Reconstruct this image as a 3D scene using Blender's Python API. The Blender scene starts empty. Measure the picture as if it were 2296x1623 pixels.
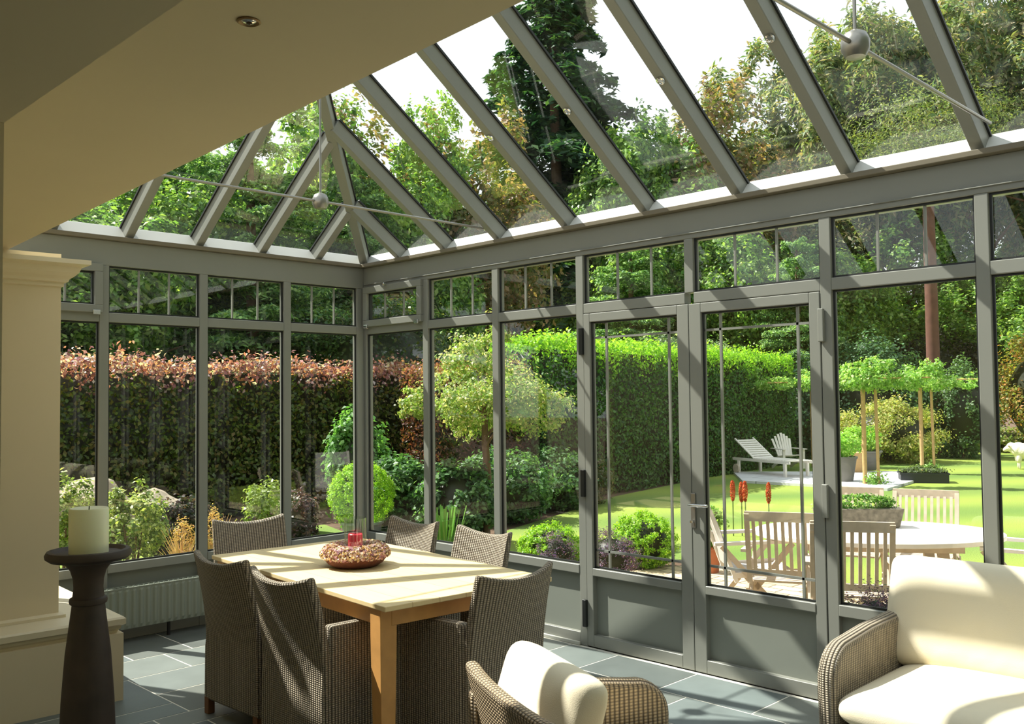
import bpy, math, random
import numpy as np
from mathutils import Matrix, Vector
PI = math.pi
S = bpy.context.scene
COL = S.collection
random.seed(7)
RNG = np.random.default_rng(11)

# ---------------------------------------------------------------- camera
cd = bpy.data.cameras.new('camera'); cam = bpy.data.objects.new('camera', cd); COL.objects.link(cam)
r_ = Vector((0.70547117, 0.70864658, -0.01142137)); u_ = Vector((0.03604271, -0.01977767, 0.99915453)); f_ = Vector((-0.70782155, 0.70528637, 0.03949412))
M = Matrix((( r_.x, u_.x, -f_.x, 6.5813), (r_.y, u_.y, -f_.y, -4.7569), (r_.z, u_.z, -f_.z, 1.65), (0, 0, 0, 1)))
cam.matrix_world = M
cd.sensor_fit = 'HORIZONTAL'; cd.sensor_width = 36.0; cd.lens = 2085.87 / 2296 * 36.0
cd.clip_start = 0.02; cd.clip_end = 400
S.camera = cam

# ---------------------------------------------------------------- sky, sun, exposure
w = bpy.data.worlds.new('sky'); S.world = w; w.use_nodes = True
nt = w.node_tree; nt.nodes.clear()
o = nt.nodes.new('ShaderNodeOutputWorld'); bg = nt.nodes.new('ShaderNodeBackground')
tc = nt.nodes.new('ShaderNodeTexCoord'); sx = nt.nodes.new('ShaderNodeSeparateXYZ'); cr = nt.nodes.new('ShaderNodeValToRGB')
nt.links.new(tc.outputs['Generated'], sx.inputs[0]); nt.links.new(sx.outputs['Z'], cr.inputs[0])
cr.color_ramp.elements[0].position = 0.0; cr.color_ramp.elements[0].color = (0.98, 0.99, 1.0, 1)
cr.color_ramp.elements[1].position = 0.8; cr.color_ramp.elements[1].color = (0.86, 0.93, 1.0, 1)
nt.links.new(cr.outputs[0], bg.inputs[0]); bg.inputs[1].default_value = 1.25
nt.links.new(bg.outputs[0], o.inputs[0])
sd = bpy.data.lights.new('sun', 'SUN'); sd.energy = 11.0; sd.angle = math.radians(0.6); sd.color = (1.0, 0.95, 0.86)
sun = bpy.data.objects.new('sun', sd); COL.objects.link(sun)
sun.rotation_euler = Vector((1.0, 0.42, -1.37)).to_track_quat('-Z', 'Y').to_euler()
sun.location = (-20, -5, 30)
S.view_settings.view_transform = 'Standard'; S.view_settings.look = 'None'
S.view_settings.exposure = 0.12; S.view_settings.gamma = 1.0; S.view_settings.use_curve_mapping = False

# ---------------------------------------------------------------- materials
def srgb(r, g, b):
    f = lambda c: (c / 255 / 12.92) if c / 255 <= 0.04045 else ((c / 255 + 0.055) / 1.055) ** 2.4
    return (f(r), f(g), f(b), 1)

class NT:
    def __init__(s, name):
        s.m = bpy.data.materials.new(name); s.m.use_nodes = True; s.t = s.m.node_tree
        s.b = s.t.nodes['Principled BSDF']; s.out = s.t.nodes['Material Output']
    def n(s, typ, **kw):
        x = s.t.nodes.new(typ)
        for k, v in kw.items(): setattr(x, k, v)
        return x
    def l(s, a, b): s.t.links.new(a, b)
    def val(s, x, i):
        if isinstance(x, (int, float)): i.default_value = x
        else: s.l(x, i)
    def math(s, op, a, b=0.0, c=0.0):
        x = s.n('ShaderNodeMath', operation=op)
        s.val(a, x.inputs[0]); s.val(b, x.inputs[1]); s.val(c, x.inputs[2])
        return x.outputs[0]
    def mix(s, fac, a, b):
        x = s.n('ShaderNodeMix', data_type='RGBA')
        s.val(fac, x.inputs[0])
        for v, i in ((a, x.inputs[6]), (b, x.inputs[7])):
            if isinstance(v, tuple): i.default_value = v
            else: s.l(v, i)
        return x.outputs[2]
    def bump(s, h, strength=0.3, dist=0.01):
        x = s.n('ShaderNodeBump'); x.inputs['Strength'].default_value = strength; x.inputs['Distance'].default_value = dist
        s.l(h, x.inputs['Height']); s.l(x.outputs[0], s.b.inputs['Normal'])

def plain(name, col, rough=0.5, metal=0.0, var=0.06, scale=6.0, bump=0.0, coord='Object'):
    t = NT(name); tcn = t.n('ShaderNodeTexCoord'); nz = t.n('ShaderNodeTexNoise'); nz.inputs['Scale'].default_value = scale
    nz.inputs['Detail'].default_value = 5
    t.l(tcn.outputs[coord], nz.inputs['Vector'])
    d = tuple(c * (1 - var * 2) for c in col[:3]) + (1,); e = tuple(min(1, c * (1 + var * 2)) for c in col[:3]) + (1,)
    t.l(t.mix(nz.outputs['Fac'], d, e), t.b.inputs['Base Color'])
    t.b.inputs['Roughness'].default_value = rough; t.b.inputs['Metallic'].default_value = metal
    if bump: t.bump(nz.outputs['Fac'], bump, 0.01)
    return t.m

M_FRAME = plain('grey_painted_frame', srgb(130, 131, 123), 0.42, var=0.03, scale=3)
M_PANEL = plain('grey_painted_panel', srgb(126, 130, 121), 0.5, var=0.03, scale=2)
M_GASKET = plain('black_gasket', srgb(30, 32, 30), 0.5)
M_CREAM = plain('cream_plaster', srgb(218, 202, 168), 0.8, var=0.02, scale=2, bump=0.05)
M_CREAMTRIM = plain('cream_paint', srgb(220, 206, 174), 0.5, var=0.02)
M_OUTER = plain('outer_brick', srgb(120, 90, 70), 0.9)
M_STEEL = plain('brushed_steel', srgb(150, 148, 142), 0.35, 0.8, var=0.05)
M_CHROME = plain('chrome', srgb(220, 220, 218), 0.15, 1.0, var=0.01)
M_RAD = plain('radiator_enamel', srgb(122, 128, 116), 0.35, var=0.02)
M_STAND = plain('dark_turned_wood', srgb(62, 50, 42), 0.6, var=0.35, scale=9, bump=0.2)
M_DARK = plain('dark_void', srgb(20, 18, 15), 0.7)
M_FOOT = plain('brown_wood_foot', srgb(120, 80, 48), 0.5, var=0.2)
M_BLACKPOT = plain('black_pot', srgb(40, 44, 50), 0.5)
M_TERRA = plain('terracotta', srgb(176, 104, 70), 0.8, var=0.15)
M_GREYPOT = plain('grey_pot', srgb(120, 116, 112), 0.8, var=0.15)
M_ZINC = plain('zinc', srgb(168, 176, 186), 0.35, 0.5, var=0.08)
M_STONE = plain('planter_stone', srgb(120, 112, 98), 0.9, var=0.4, scale=30, bump=0.6)
M_SOIL = plain('soil', srgb(92, 70, 52), 1.0, var=0.3, scale=12, bump=0.5)
M_BARK = plain('bark', srgb(110, 84, 66), 0.95, var=0.3, scale=9, bump=0.6)
M_PINEBARK = plain('pine_bark', srgb(104, 70, 58), 0.95, var=0.25, scale=6, bump=0.6)
M_POST = plain('softwood_post', srgb(196, 158, 108), 0.8, var=0.12, scale=14)
M_TEAK = plain('weathered_teak', srgb(206, 190, 170), 0.75, var=0.14, scale=18)
M_WHITEWOOD = plain('whitewashed_teak', srgb(236, 228, 218), 0.7, var=0.06, scale=15)
M_SLING = plain('sling_fabric', srgb(186, 182, 178), 0.8, var=0.04, scale=60)
M_ROCK = plain('boulder_stone', srgb(160, 146, 126), 0.95, var=0.3, scale=6, bump=0.6)
M_FLEECE = plain('sheep_fleece', srgb(236, 226, 206), 1.0, var=0.08, scale=30, bump=1.0)
M_SHEEPFACE = plain('sheep_face', srgb(196, 168, 140), 0.9)
M_CANDLERED = plain('red_wax', srgb(232, 40, 70), 0.35, var=0.02)
M_WICK = plain('wick', srgb(40, 30, 24), 0.9)

def mk_wax():
    t = NT('ivory_wax'); t.b.inputs['Base Color'].default_value = srgb(232, 232, 196); t.b.inputs['Roughness'].default_value = 0.4
    t.b.inputs['Subsurface Weight'].default_value = 0.6; t.b.inputs['Subsurface Radius'].default_value = (0.05, 0.04, 0.02)
    return t.m
M_WAX = mk_wax()

def mk_cushion():
    t = NT('cream_canvas'); tcn = t.n('ShaderNodeTexCoord'); nz = t.n('ShaderNodeTexNoise'); nz.inputs['Scale'].default_value = 5
    t.l(tcn.outputs['Object'], nz.inputs['Vector']); n2 = t.n('ShaderNodeTexNoise'); n2.inputs['Scale'].default_value = 260
    t.l(tcn.outputs['Object'], n2.inputs['Vector'])
    t.l(t.mix(nz.outputs['Fac'], srgb(226, 214, 186), srgb(232, 222, 196)), t.b.inputs['Base Color'])
    t.b.inputs['Roughness'].default_value = 0.9
    h = t.math('ADD', t.math('MULTIPLY', nz.outputs['Fac'], 1.0), t.math('MULTIPLY', n2.outputs['Fac'], 0.05)); t.bump(h, 0.35, 0.03)
    return t.m
M_CUSH = mk_cushion()

def mk_weave(name, light, dark, su=0.0165, sv=0.0095):
    t = NT(name); uv = t.n('ShaderNodeUVMap'); uv.uv_map = 'UVMap'; sp = t.n('ShaderNodeSeparateXYZ'); t.l(uv.outputs[0], sp.inputs[0])
    a = t.math('ABSOLUTE', t.math('SINE', t.math('MULTIPLY', sp.outputs[0], PI / su)))
    b = t.math('ABSOLUTE', t.math('SINE', t.math('MULTIPLY', sp.outputs[1], PI / sv)))
    h = t.math('MULTIPLY', a, t.math('ADD', t.math('MULTIPLY', b, 0.6), 0.4))
    h2 = t.math('POWER', h, 0.9)
    nz = t.n('ShaderNodeTexNoise'); nz.inputs['Scale'].default_value = 40; t.l(uv.outputs[0], nz.inputs['Vector'])
    lt = t.mix(nz.outputs['Fac'], tuple(c * .8 for c in light[:3]) + (1,), tuple(min(1, c * 1.2) for c in light[:3]) + (1,))
    t.l(t.mix(h2, dark, lt), t.b.inputs['Base Color']); t.b.inputs['Roughness'].default_value = 0.55
    t.bump(h, 1.0, 0.006)
    return t.m
M_WEAVE = mk_weave('grey_brown_wicker', srgb(190, 174, 150), srgb(36, 28, 22))
M_WEAVE2 = mk_weave('tan_wicker', srgb(196, 172, 138), srgb(44, 34, 28), 0.021, 0.0125)

def mk_table():
    t = NT('pale_teak_boards'); uv = t.n('ShaderNodeTexCoord'); sp = t.n('ShaderNodeSeparateXYZ'); t.l(uv.outputs['Object'], sp.inputs[0])
    mp = t.n('ShaderNodeMapping'); mp.inputs['Scale'].default_value = (1.2, 22, 22); t.l(uv.outputs['Object'], mp.inputs[0])
    nz = t.n('ShaderNodeTexNoise'); nz.inputs['Scale'].default_value = 2; nz.inputs['Detail'].default_value = 8; t.l(mp.outputs[0], nz.inputs['Vector'])
    seam = t.math('PINGPONG', t.math('ADD', sp.outputs[1], 5.0), 0.075)
    line = t.math('LESS_THAN', seam, 0.0013)
    bd = t.math('FLOOR', t.math('DIVIDE', t.math('ADD', sp.outputs[1], 5.0), 0.15))
    wn = t.n('ShaderNodeTexWhiteNoise', noise_dimensions='1D'); t.l(bd, wn.inputs['W'])
    fac = t.math('ADD', t.math('MULTIPLY', nz.outputs['Fac'], 0.6), t.math('MULTIPLY', wn.outputs['Value'], 0.4))
    c = t.mix(fac, srgb(226, 198, 142), srgb(240, 218, 170))
    t.l(t.mix(line, c, srgb(176, 138, 86)), t.b.inputs['Base Color']); t.b.inputs['Roughness'].default_value = 0.45
    return t.m
M_TABLE = mk_table()
M_TABLELEG = plain('honey_teak', srgb(206, 152, 88), 0.45, var=0.1, scale=14)

def mk_slate():
    t = NT('slate_tiles'); at_ = t.n('ShaderNodeVertexColor'); at_.layer_name = 'Col'
    tcn = t.n('ShaderNodeTexCoord'); nz = t.n('ShaderNodeTexNoise'); nz.inputs['Scale'].default_value = 5; nz.inputs['Detail'].default_value = 8
    t.l(tcn.outputs['Object'], nz.inputs['Vector'])
    x = t.n('ShaderNodeMix', data_type='RGBA', blend_type='MULTIPLY'); x.inputs[0].default_value = 0.6
    t.l(at_.outputs[0], x.inputs[6]); t.l(t.mix(nz.outputs['Fac'], (.55, .55, .55, 1), (1.3, 1.3, 1.3, 1)), x.inputs[7])
    t.l(x.outputs[2], t.b.inputs['Base Color']); t.b.inputs['Roughness'].default_value = 0.42; t.bump(nz.outputs['Fac'], 0.15, 0.01)
    return t.m
M_SLATE = mk_slate()

def mk_glass(name='window_glass', tint=(0.955, 0.975, 0.97, 1), ior=1.5, boost=0.9):
    t = NT(name); t.t.nodes.remove(t.b)
    tr = t.n('ShaderNodeBsdfTransparent'); tr.inputs[0].default_value = tint
    gl = t.n('ShaderNodeBsdfGlossy'); gl.inputs['Roughness'].default_value = 0.0; gl.inputs[0].default_value = (1, 1, 1, 1)
    lw = t.n('ShaderNodeLayerWeight'); lw.inputs['Blend'].default_value = 0.5; f0 = ((ior - 1) / (ior + 1)) ** 2
    fr = t.math('ADD', t.math('MULTIPLY', t.math('POWER', lw.outputs['Facing'], 5.0), 1 - f0), f0)
    mx = t.n('ShaderNodeMixShader'); t.l(t.math('MULTIPLY', fr, boost), mx.inputs[0])
    t.l(tr.outputs[0], mx.inputs[1]); t.l(gl.outputs[0], mx.inputs[2]); t.l(mx.outputs[0], t.out.inputs[0])
    return t.m
M_GLASS = mk_glass()
M_CLEAR = mk_glass('clear_glass', (0.90, 0.93, 0.91, 1), 1.9, 1.0)

def mk_leaf(name, gloss=0.45, trans=0.4):
    t = NT(name); a = t.n('ShaderNodeVertexColor'); a.layer_name = 'Col'
    t.l(a.outputs[0], t.b.inputs['Base Color']); t.b.inputs['Roughness'].default_value = gloss
    tl = t.n('ShaderNodeBsdfTranslucent')
    x = t.n('ShaderNodeMix', data_type='RGBA', blend_type='MULTIPLY'); x.inputs[0].default_value = 1
    t.l(a.outputs[0], x.inputs[6]); x.inputs[7].default_value = (1.25, 1.3, 0.6, 1); t.l(x.outputs[2], tl.inputs[0])
    mx = t.n('ShaderNodeMixShader'); mx.inputs[0].default_value = trans
    t.l(t.b.outputs[0], mx.inputs[1]); t.l(tl.outputs[0], mx.inputs[2]); t.l(mx.outputs[0], t.out.inputs[0])
    return t.m
M_LEAF = mk_leaf('broad_leaves', .45, .5); M_NEEDLE = mk_leaf('needles', 0.6, 0.42); M_PETAL = mk_leaf('dried_petals', 0.8, 0.2)

def mk_lawn():
    t = NT('mown_lawn'); tcn = t.n('ShaderNodeTexCoord'); sp = t.n('ShaderNodeSeparateXYZ'); t.l(tcn.outputs['Object'], sp.inputs[0])
    q = t.math('ADD', t.math('MULTIPLY', sp.outputs[0], 0.80), t.math('MULTIPLY', sp.outputs[1], -0.60))
    st = t.math('SINE', t.math('MULTIPLY', q, 2.2)); st = t.math('ADD', t.math('MULTIPLY', st, 0.5), 0.5)
    nz = t.n('ShaderNodeTexNoise'); nz.inputs['Scale'].default_value = 60; nz.inputs['Detail'].default_value = 6; t.l(tcn.outputs['Object'], nz.inputs['Vector'])
    n2 = t.n('ShaderNodeTexNoise'); n2.inputs['Scale'].default_value = 0.7; t.l(tcn.outputs['Object'], n2.inputs['Vector'])
    a = t.mix(t.math('MULTIPLY', st, 1.0), srgb(140, 160, 58), srgb(88, 126, 46))
    b = t.mix(t.math('MULTIPLY', n2.outputs['Fac'], 0.5), a, srgb(150, 158, 70))
    x = t.n('ShaderNodeMix', data_type='RGBA', blend_type='MULTIPLY'); x.inputs[0].default_value = 0.5
    t.l(b, x.inputs[6]); t.l(t.mix(nz.outputs['Fac'], (.2, .2, .2, 1), (1.5, 1.5, 1.5, 1)), x.inputs[7])
    t.l(x.outputs[2], t.b.inputs['Base Color']); t.b.inputs['Roughness'].default_value = 0.9; t.bump(nz.outputs['Fac'], 0.6, 0.03)
    return t.m
M_LAWN = mk_lawn()

def mk_paving(name, c1, c2, grout, scale, bw=0.5, bh=0.25):
    t = NT(name); tcn = t.n('ShaderNodeTexCoord'); br = t.n('ShaderNodeTexBrick'); t.l(tcn.outputs['Object'], br.inputs['Vector'])
    br.inputs['Color1'].default_value = c1; br.inputs['Color2'].default_value = c2; br.inputs['Mortar'].default_value = grout
    br.inputs['Scale'].default_value = scale; br.inputs['Mortar Size'].default_value = 0.015
    br.inputs['Brick Width'].default_value = bw; br.inputs['Row Height'].default_value = bh
    nz = t.n('ShaderNodeTexNoise'); nz.inputs['Scale'].default_value = 8; t.l(tcn.outputs['Object'], nz.inputs['Vector'])
    x = t.n('ShaderNodeMix', data_type='RGBA', blend_type='MULTIPLY'); x.inputs[0].default_value = 0.5
    t.l(br.outputs[0], x.inputs[6]); t.l(t.mix(nz.outputs['Fac'], (.7, .7, .7, 1), (1.2, 1.2, 1.2, 1)), x.inputs[7])
    t.l(x.outputs[2], t.b.inputs['Base Color']); t.b.inputs['Roughness'].default_value = 0.85; t.bump(br.outputs['Fac'], -0.3, 0.01)
    return t.m
M_PATIO = mk_paving('sandstone_paving', srgb(214, 196, 160), srgb(190, 168, 134), srgb(110, 96, 76), 1.6)
M_TERRACE = mk_paving('white_concrete_slabs', srgb(216, 214, 214), srgb(206, 204, 206), srgb(150, 150, 150), 1.0, 1, 1)
def mk_brickwall():
    t = NT('pale_brickwork'); uv = t.n('ShaderNodeUVMap'); uv.uv_map = 'UVMap'; br = t.n('ShaderNodeTexBrick'); t.l(uv.outputs[0], br.inputs['Vector'])
    br.inputs['Color1'].default_value = srgb(206, 182, 140); br.inputs['Color2'].default_value = srgb(186, 158, 118); br.inputs['Mortar'].default_value = srgb(96, 78, 60)
    br.inputs['Scale'].default_value = 1; br.inputs['Mortar Size'].default_value = 0.022; br.inputs['Brick Width'].default_value = 0.24; br.inputs['Row Height'].default_value = 0.1
    t.l(br.outputs[0], t.b.inputs['Base Color']); t.b.inputs['Roughness'].default_value = 0.9
    return t.m
M_BRICK = mk_brickwall()

# ---------------------------------------------------------------- mesh helpers
class MB:
    def __init__(s): s.v = []; s.f = []; s.c = []
    def add(s, vs, fs, col=None):
        n = len(s.v); s.v += [tuple(p) for p in vs]; s.f += [tuple(i + n for i in f) for f in fs]
        s.c += [col or (1, 1, 1, 1)] * len(vs); return s
    def box(s, x0, x1, y0, y1, z0, z1, mat=None, col=None):
        vs = [Vector(p) for p in ((x0, y0, z0), (x1, y0, z0), (x1, y1, z0), (x0, y1, z0), (x0, y0, z1), (x1, y0, z1), (x1, y1, z1), (x0, y1, z1))]
        if mat: vs = [mat @ p for p in vs]
        return s.add(vs, [(0, 3, 2, 1), (4, 5, 6, 7), (0, 1, 5, 4), (1, 2, 6, 5), (2, 3, 7, 6), (3, 0, 4, 7)], col)
    def bar(s, a, b, w, h, up=(0, 0, 1)):
        a = Vector(a); b = Vector(b); d = (b - a); L = d.length; d.normalize(); u = Vector(up); sd_ = d.cross(u).normalized(); u = sd_.cross(d)
        m = Matrix(((d.x, sd_.x, u.x, a.x), (d.y, sd_.y, u.y, a.y), (d.z, sd_.z, u.z, a.z), (0, 0, 0, 1)))
        return s.box(0, L, -w / 2, w / 2, -h / 2, h / 2, m)
    def tube(s, pts, r, n=10, cap=True):
        pts = [Vector(p) for p in pts]; rs = r if isinstance(r, (list, tuple)) else [r] * len(pts)
        vs = []; ref = Vector((0, 0, 1))
        for i, p in enumerate(pts):
            d = (pts[min(i + 1, len(pts) - 1)] - pts[max(i - 1, 0)]).normalized()
            a = d.cross(ref)
            if a.length < 0.05: a = d.cross(Vector((1, 0, 0)))
            a.normalize(); b = d.cross(a)
            for k in range(n):
                t = 2 * PI * k / n; vs.append(p + (a * math.cos(t) + b * math.sin(t)) * rs[i])
        fs = [(i * n + k, i * n + (k + 1) % n, (i + 1) * n + (k + 1) % n, (i + 1) * n + k) for i in range(len(pts) - 1) for k in range(n)]
        if cap: fs += [tuple(range(n))[::-1], tuple((len(pts) - 1) * n + k for k in range(n))]
        return s.add(vs, fs)
    def lathe(s, prof, c=(0, 0, 0), n=32, cap=True):
        vs = [(c[0] + r * math.cos(2 * PI * k / n), c[1] + r * math.sin(2 * PI * k / n), c[2] + z) for r, z in prof for k in range(n)]
        fs = [(i * n + k, i * n + (k + 1) % n, (i + 1) * n + (k + 1) % n, (i + 1) * n + k) for i in range(len(prof) - 1) for k in range(n)]
        if cap: fs += [tuple(range(n))[::-1], tuple((len(prof) - 1) * n + k for k in range(n))]
        return s.add(vs, fs)
    def prism(s, poly, a0, a1, axis='z'):
        f = {'z': lambda p, a: (p[0], p[1], a), 'x': lambda p, a: (a, p[0], p[1]), 'y': lambda p, a: (p[0], a, p[1])}[axis]
        n = len(poly); vs = [f(p, a0) for p in poly] + [f(p, a1) for p in poly]
        return s.add(vs, [tuple(range(n))[::-1], tuple(range(n, 2 * n))] + [(i, (i + 1) % n, n + (i + 1) % n, n + i) for i in range(n)])
    def slab(s, fa, fb, nu, nv):
        """closed solid between two grids fa(u,v), fb(u,v), u,v in 0..1"""
        g = [[fn(i / nu, j / nv) for j in range(nv + 1) for i in range(nu + 1)] for fn in (fa, fb)]
        W = nu + 1; N = W * (nv + 1); fs = []
        for j in range(nv):
            for i in range(nu):
                a = j * W + i; fs.append((a, a + 1, a + W + 1, a + W)); fs.append((N + a, N + a + W, N + a + W + 1, N + a + 1))
        ring = [i for i in range(W)] + [j * W + nu for j in range(1, nv + 1)] + [nv * W + i for i in range(nu - 1, -1, -1)] + [j * W for j in range(nv - 1, 0, -1)]
        for k in range(len(ring)):
            a, b = ring[k], ring[(k + 1) % len(ring)]; fs.append((a, N + a, N + b, b))
        return s.add(g[0] + g[1], fs)
    def build(s, name, mat, parent=None, bevel=0, smooth=False, world=False, sub=0, usecol=False, ang=40):
        me = bpy.data.meshes.new(name)
        vs = s.v
        if world and parent is not None:
            inv = parent.matrix_basis.inverted(); 
            pp = parent
            while pp.parent is not None: inv = inv @ pp.parent.matrix_basis.inverted(); pp = pp.parent
            vs = [tuple(inv @ Vector(p)) for p in vs]
        me.from_pydata(vs, [], s.f); me.materials.append(mat); me.update()
        import bmesh
        bm = bmesh.new(); bm.from_mesh(me); bmesh.ops.recalc_face_normals(bm, faces=bm.faces)
        uvl = bm.loops.layers.uv.new('UVMap')
        for f in bm.faces:
            n = f.normal; ax = max(range(3), key=lambda i: abs(n[i]))
            for lp in f.loops:
                p = lp.vert.co; lp[uvl].uv = ((p.y, p.z), (p.x, p.z), (p.x, p.y))[ax]
            f.smooth = smooth
        if smooth:
            for e in bm.edges:
                if len(e.link_faces) == 2 and e.calc_face_angle(0) > math.radians(ang): e.smooth = False
        bm.to_mesh(me); bm.free()
        if usecol:
            ca = me.color_attributes.new('Col', 'FLOAT_COLOR', 'POINT'); ca.data.foreach_set('color', np.array(s.c, dtype=np.float32).ravel())
        ob = bpy.data.objects.new(name, me); COL.objects.link(ob)
        if parent is not None: ob.parent = parent
        if bevel:
            m = ob.modifiers.new('bevel', 'BEVEL'); m.width = bevel; m.segments = 3; m.limit_method = 'ANGLE'; m.angle_limit = math.radians(50)
        if sub:
            m = ob.modifiers.new('sub', 'SUBSURF'); m.levels = sub; m.render_levels = sub
        return ob

def tag(o, label=None, cat=None, group=None, kind=None):
    if label: o['label'] = label
    if cat: o['category'] = cat
    if group: o['group'] = group
    if kind: o['kind'] = kind
    return o
def empty(name, loc=(0, 0, 0), rz=0.0, label=None, cat=None, group=None, kind=None):
    e = bpy.data.objects.new(name, None); e.empty_display_size = 0.1; COL.objects.link(e); e.location = loc; e.rotation_euler = (0, 0, rz)
    e.matrix_basis  # keep basis current
    return tag(e, label, cat, group, kind)
def copy_tree(o, parent=None, **kw):
    c = o.copy(); COL.objects.link(c); c.parent = parent
    for ch in list(o.children): copy_tree(ch, c)
    for k, v in kw.items():
        if k in ('label', 'group'): c[k] = v
        elif k == 'loc': c.location = v
        elif k == 'rz': c.rotation_euler = (0, 0, v)
        elif k == 'scale': c.scale = v
    return c
def struct(mb, name, mat, **kw):
    o = mb.build(name, mat, **kw); o['kind'] = 'structure'; return o

# ---------------------------------------------------------------- leaves
def leaf_mesh(name, P, N, size, cols, mat, aspect=0.55, jitter=0.35, extra=None):
    """one mesh of many folded leaves; P positions, N outward directions, cols (n,3)"""
    n = len(P); N = N + RNG.normal(0, 0.6, (n, 3)); N /= np.linalg.norm(N, axis=1)[:, None] + 1e-9
    T = RNG.normal(0, 1, (n, 3)); T -= (T * N).sum(1)[:, None] * N; T /= np.linalg.norm(T, axis=1)[:, None] + 1e-9
    B = np.cross(N, T); s = size * (1 + RNG.uniform(-jitter, jitter, n))[:, None] if np.isscalar(size) else size[:, None]
    a = P - T * s * 0.5; c = P + T * s * 0.5; b = P + B * s * aspect * 0.5 + N * s * 0.12; d = P - B * s * aspect * 0.5 + N * s * 0.12
    V = np.stack([a, b, c, d], 1).reshape(-1, 3).astype(np.float32)
    C = np.repeat(np.concatenate([cols, np.ones((n, 1))], 1), 4, axis=0).astype(np.float32)
    nf = n; idx = np.arange(n * 4, dtype=np.int32)
    ls = np.arange(0, n * 4, 4, dtype=np.int32); lt = np.full(n, 4, dtype=np.int32)
    if extra is not None:
        ev, ef, ec = extra; off = len(V); V = np.concatenate([V, np.array(ev, dtype=np.float32)]); 
        C = np.concatenate([C, np.tile(np.array(ec + (1,), dtype=np.float32), (len(ev), 1))])
        ei = np.array([i + off for f in ef for i in f], dtype=np.int32); el = np.array([len(f) for f in ef], dtype=np.int32)
        es = np.concatenate([[0], np.cumsum(el)[:-1]]).astype(np.int32) + len(idx)
        idx = np.concatenate([idx, ei]); ls = np.concatenate([ls, es]); lt = np.concatenate([lt, el])
    me = bpy.data.meshes.new(name); me.vertices.add(len(V)); me.vertices.foreach_set('co', V.ravel())
    me.loops.add(len(idx)); me.loops.foreach_set('vertex_index', idx)
    me.polygons.add(len(ls)); me.polygons.foreach_set('loop_start', ls)
    try: me.polygons.foreach_set('loop_total', lt)
    except Exception: pass
    me.update(calc_edges=True); me.validate()
    ca = me.color_attributes.new('Col', 'FLOAT_COLOR', 'POINT')
    ca.data.foreach_set('color', C[:len(me.vertices)].ravel())
    me.materials.append(mat); return me

def lin(c): return np.array(srgb(*c)[:3])
def pal(n, cols, wts=None):
    cs = np.array([lin(c) for c in cols]); k = RNG.choice(len(cs), n, p=wts); out = cs[k] * RNG.uniform(0.75, 1.25, (n, 1))
    return out * RNG.uniform(0.93, 1.07, (n, 3))

def clump_points(blobs, n, clumps=60, cr=0.22, shell=0.55):
    """blobs: (x,y,z,rx,ry,rz). leaves gathered into clumps near the blob surfaces"""
    bl = np.array(blobs, float); wt = (bl[:, 3] * bl[:, 4] * bl[:, 5]) ** 0.67; wt /= wt.sum()
    k = RNG.choice(len(bl), clumps * len(bl), p=wt); d = RNG.normal(0, 1, (len(k), 3)); d /= np.linalg.norm(d, axis=1)[:, None]
    rr = (shell + (1 - shell) * RNG.uniform(0, 1, len(k)) ** 0.6)[:, None]
    CC = bl[k, :3] + d * bl[k, 3:] * rr; R = bl[k, 3:] * cr * RNG.uniform(0.7, 1.3, (len(k), 1))
    j = RNG.integers(0, len(k), n); e = RNG.normal(0, 0.5, (n, 3)); P = CC[j] + e * R[j]
    N = d[j] * 0.6 + e * 0.5 + np.array([0, 0, 0.5]); return P, N
def box_points(x0, x1, y0, y1, z0, z1, n, depth=0.18, faces='xXyYZ'):
    area = {'x': (y1 - y0) * (z1 - z0), 'X': (y1 - y0) * (z1 - z0), 'y': (x1 - x0) * (z1 - z0), 'Y': (x1 - x0) * (z1 - z0), 'Z': (x1 - x0) * (y1 - y0)}
    tot = sum(area[f] for f in faces); PP = []; NN = []
    for f in faces:
        m = int(n * area[f] / tot); P = np.stack([RNG.uniform(x0, x1, m), RNG.uniform(y0, y1, m), RNG.uniform(z0, z1, m)], 1); N = np.zeros((m, 3)); q = np.abs(RNG.normal(0, depth * 0.5, m)) - depth * 0.25
        # soft waviness so a clipped hedge is not a perfect block
        if f in 'xX': q = q + 0.05 * np.sin(P[:, 1] * 3.1) * np.cos(P[:, 2] * 4)
        if f == 'x': P[:, 0] = x0 + q; N[:, 0] = -1
        if f == 'X': P[:, 0] = x1 - q; N[:, 0] = 1
        if f == 'y': P[:, 1] = y0 + q; N[:, 1] = -1
        if f == 'Y': P[:, 1] = y1 - q; N[:, 1] = 1
        if f == 'Z': P[:, 2] = z1 - q + 0.06 * np.sin(P[:, 1] * 2.3); N[:, 2] = 1
        PP.append(P); NN.append(N)
    return np.concatenate(PP), np.concatenate(NN)
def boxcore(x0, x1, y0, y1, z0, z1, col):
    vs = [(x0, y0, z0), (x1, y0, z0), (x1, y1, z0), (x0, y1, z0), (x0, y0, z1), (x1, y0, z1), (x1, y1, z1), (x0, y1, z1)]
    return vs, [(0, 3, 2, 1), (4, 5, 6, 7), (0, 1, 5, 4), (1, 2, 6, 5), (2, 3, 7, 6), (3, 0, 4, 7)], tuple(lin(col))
def link_mesh(me, name, parent=None, loc=(0, 0, 0)):
    o = bpy.data.objects.new(name, me); COL.objects.link(o); o.location = loc
    if parent is not None: o.parent = parent
    return o
#PART2
# ================================================================ THE SETTING
ZH, ZT, ZB, ZS, ZR, ZP = 2.615, 2.284, 2.218, 0.533, 0.473, 0.084
MX = [0.0, 0.826, 1.633, 2.46, 3.3415, 4.2228, 5.026, 5.84, 6.65, 7.5]
MY = [0.0, -0.75, -1.467, -2.204, -2.95]
OUT = -0.15
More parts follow.
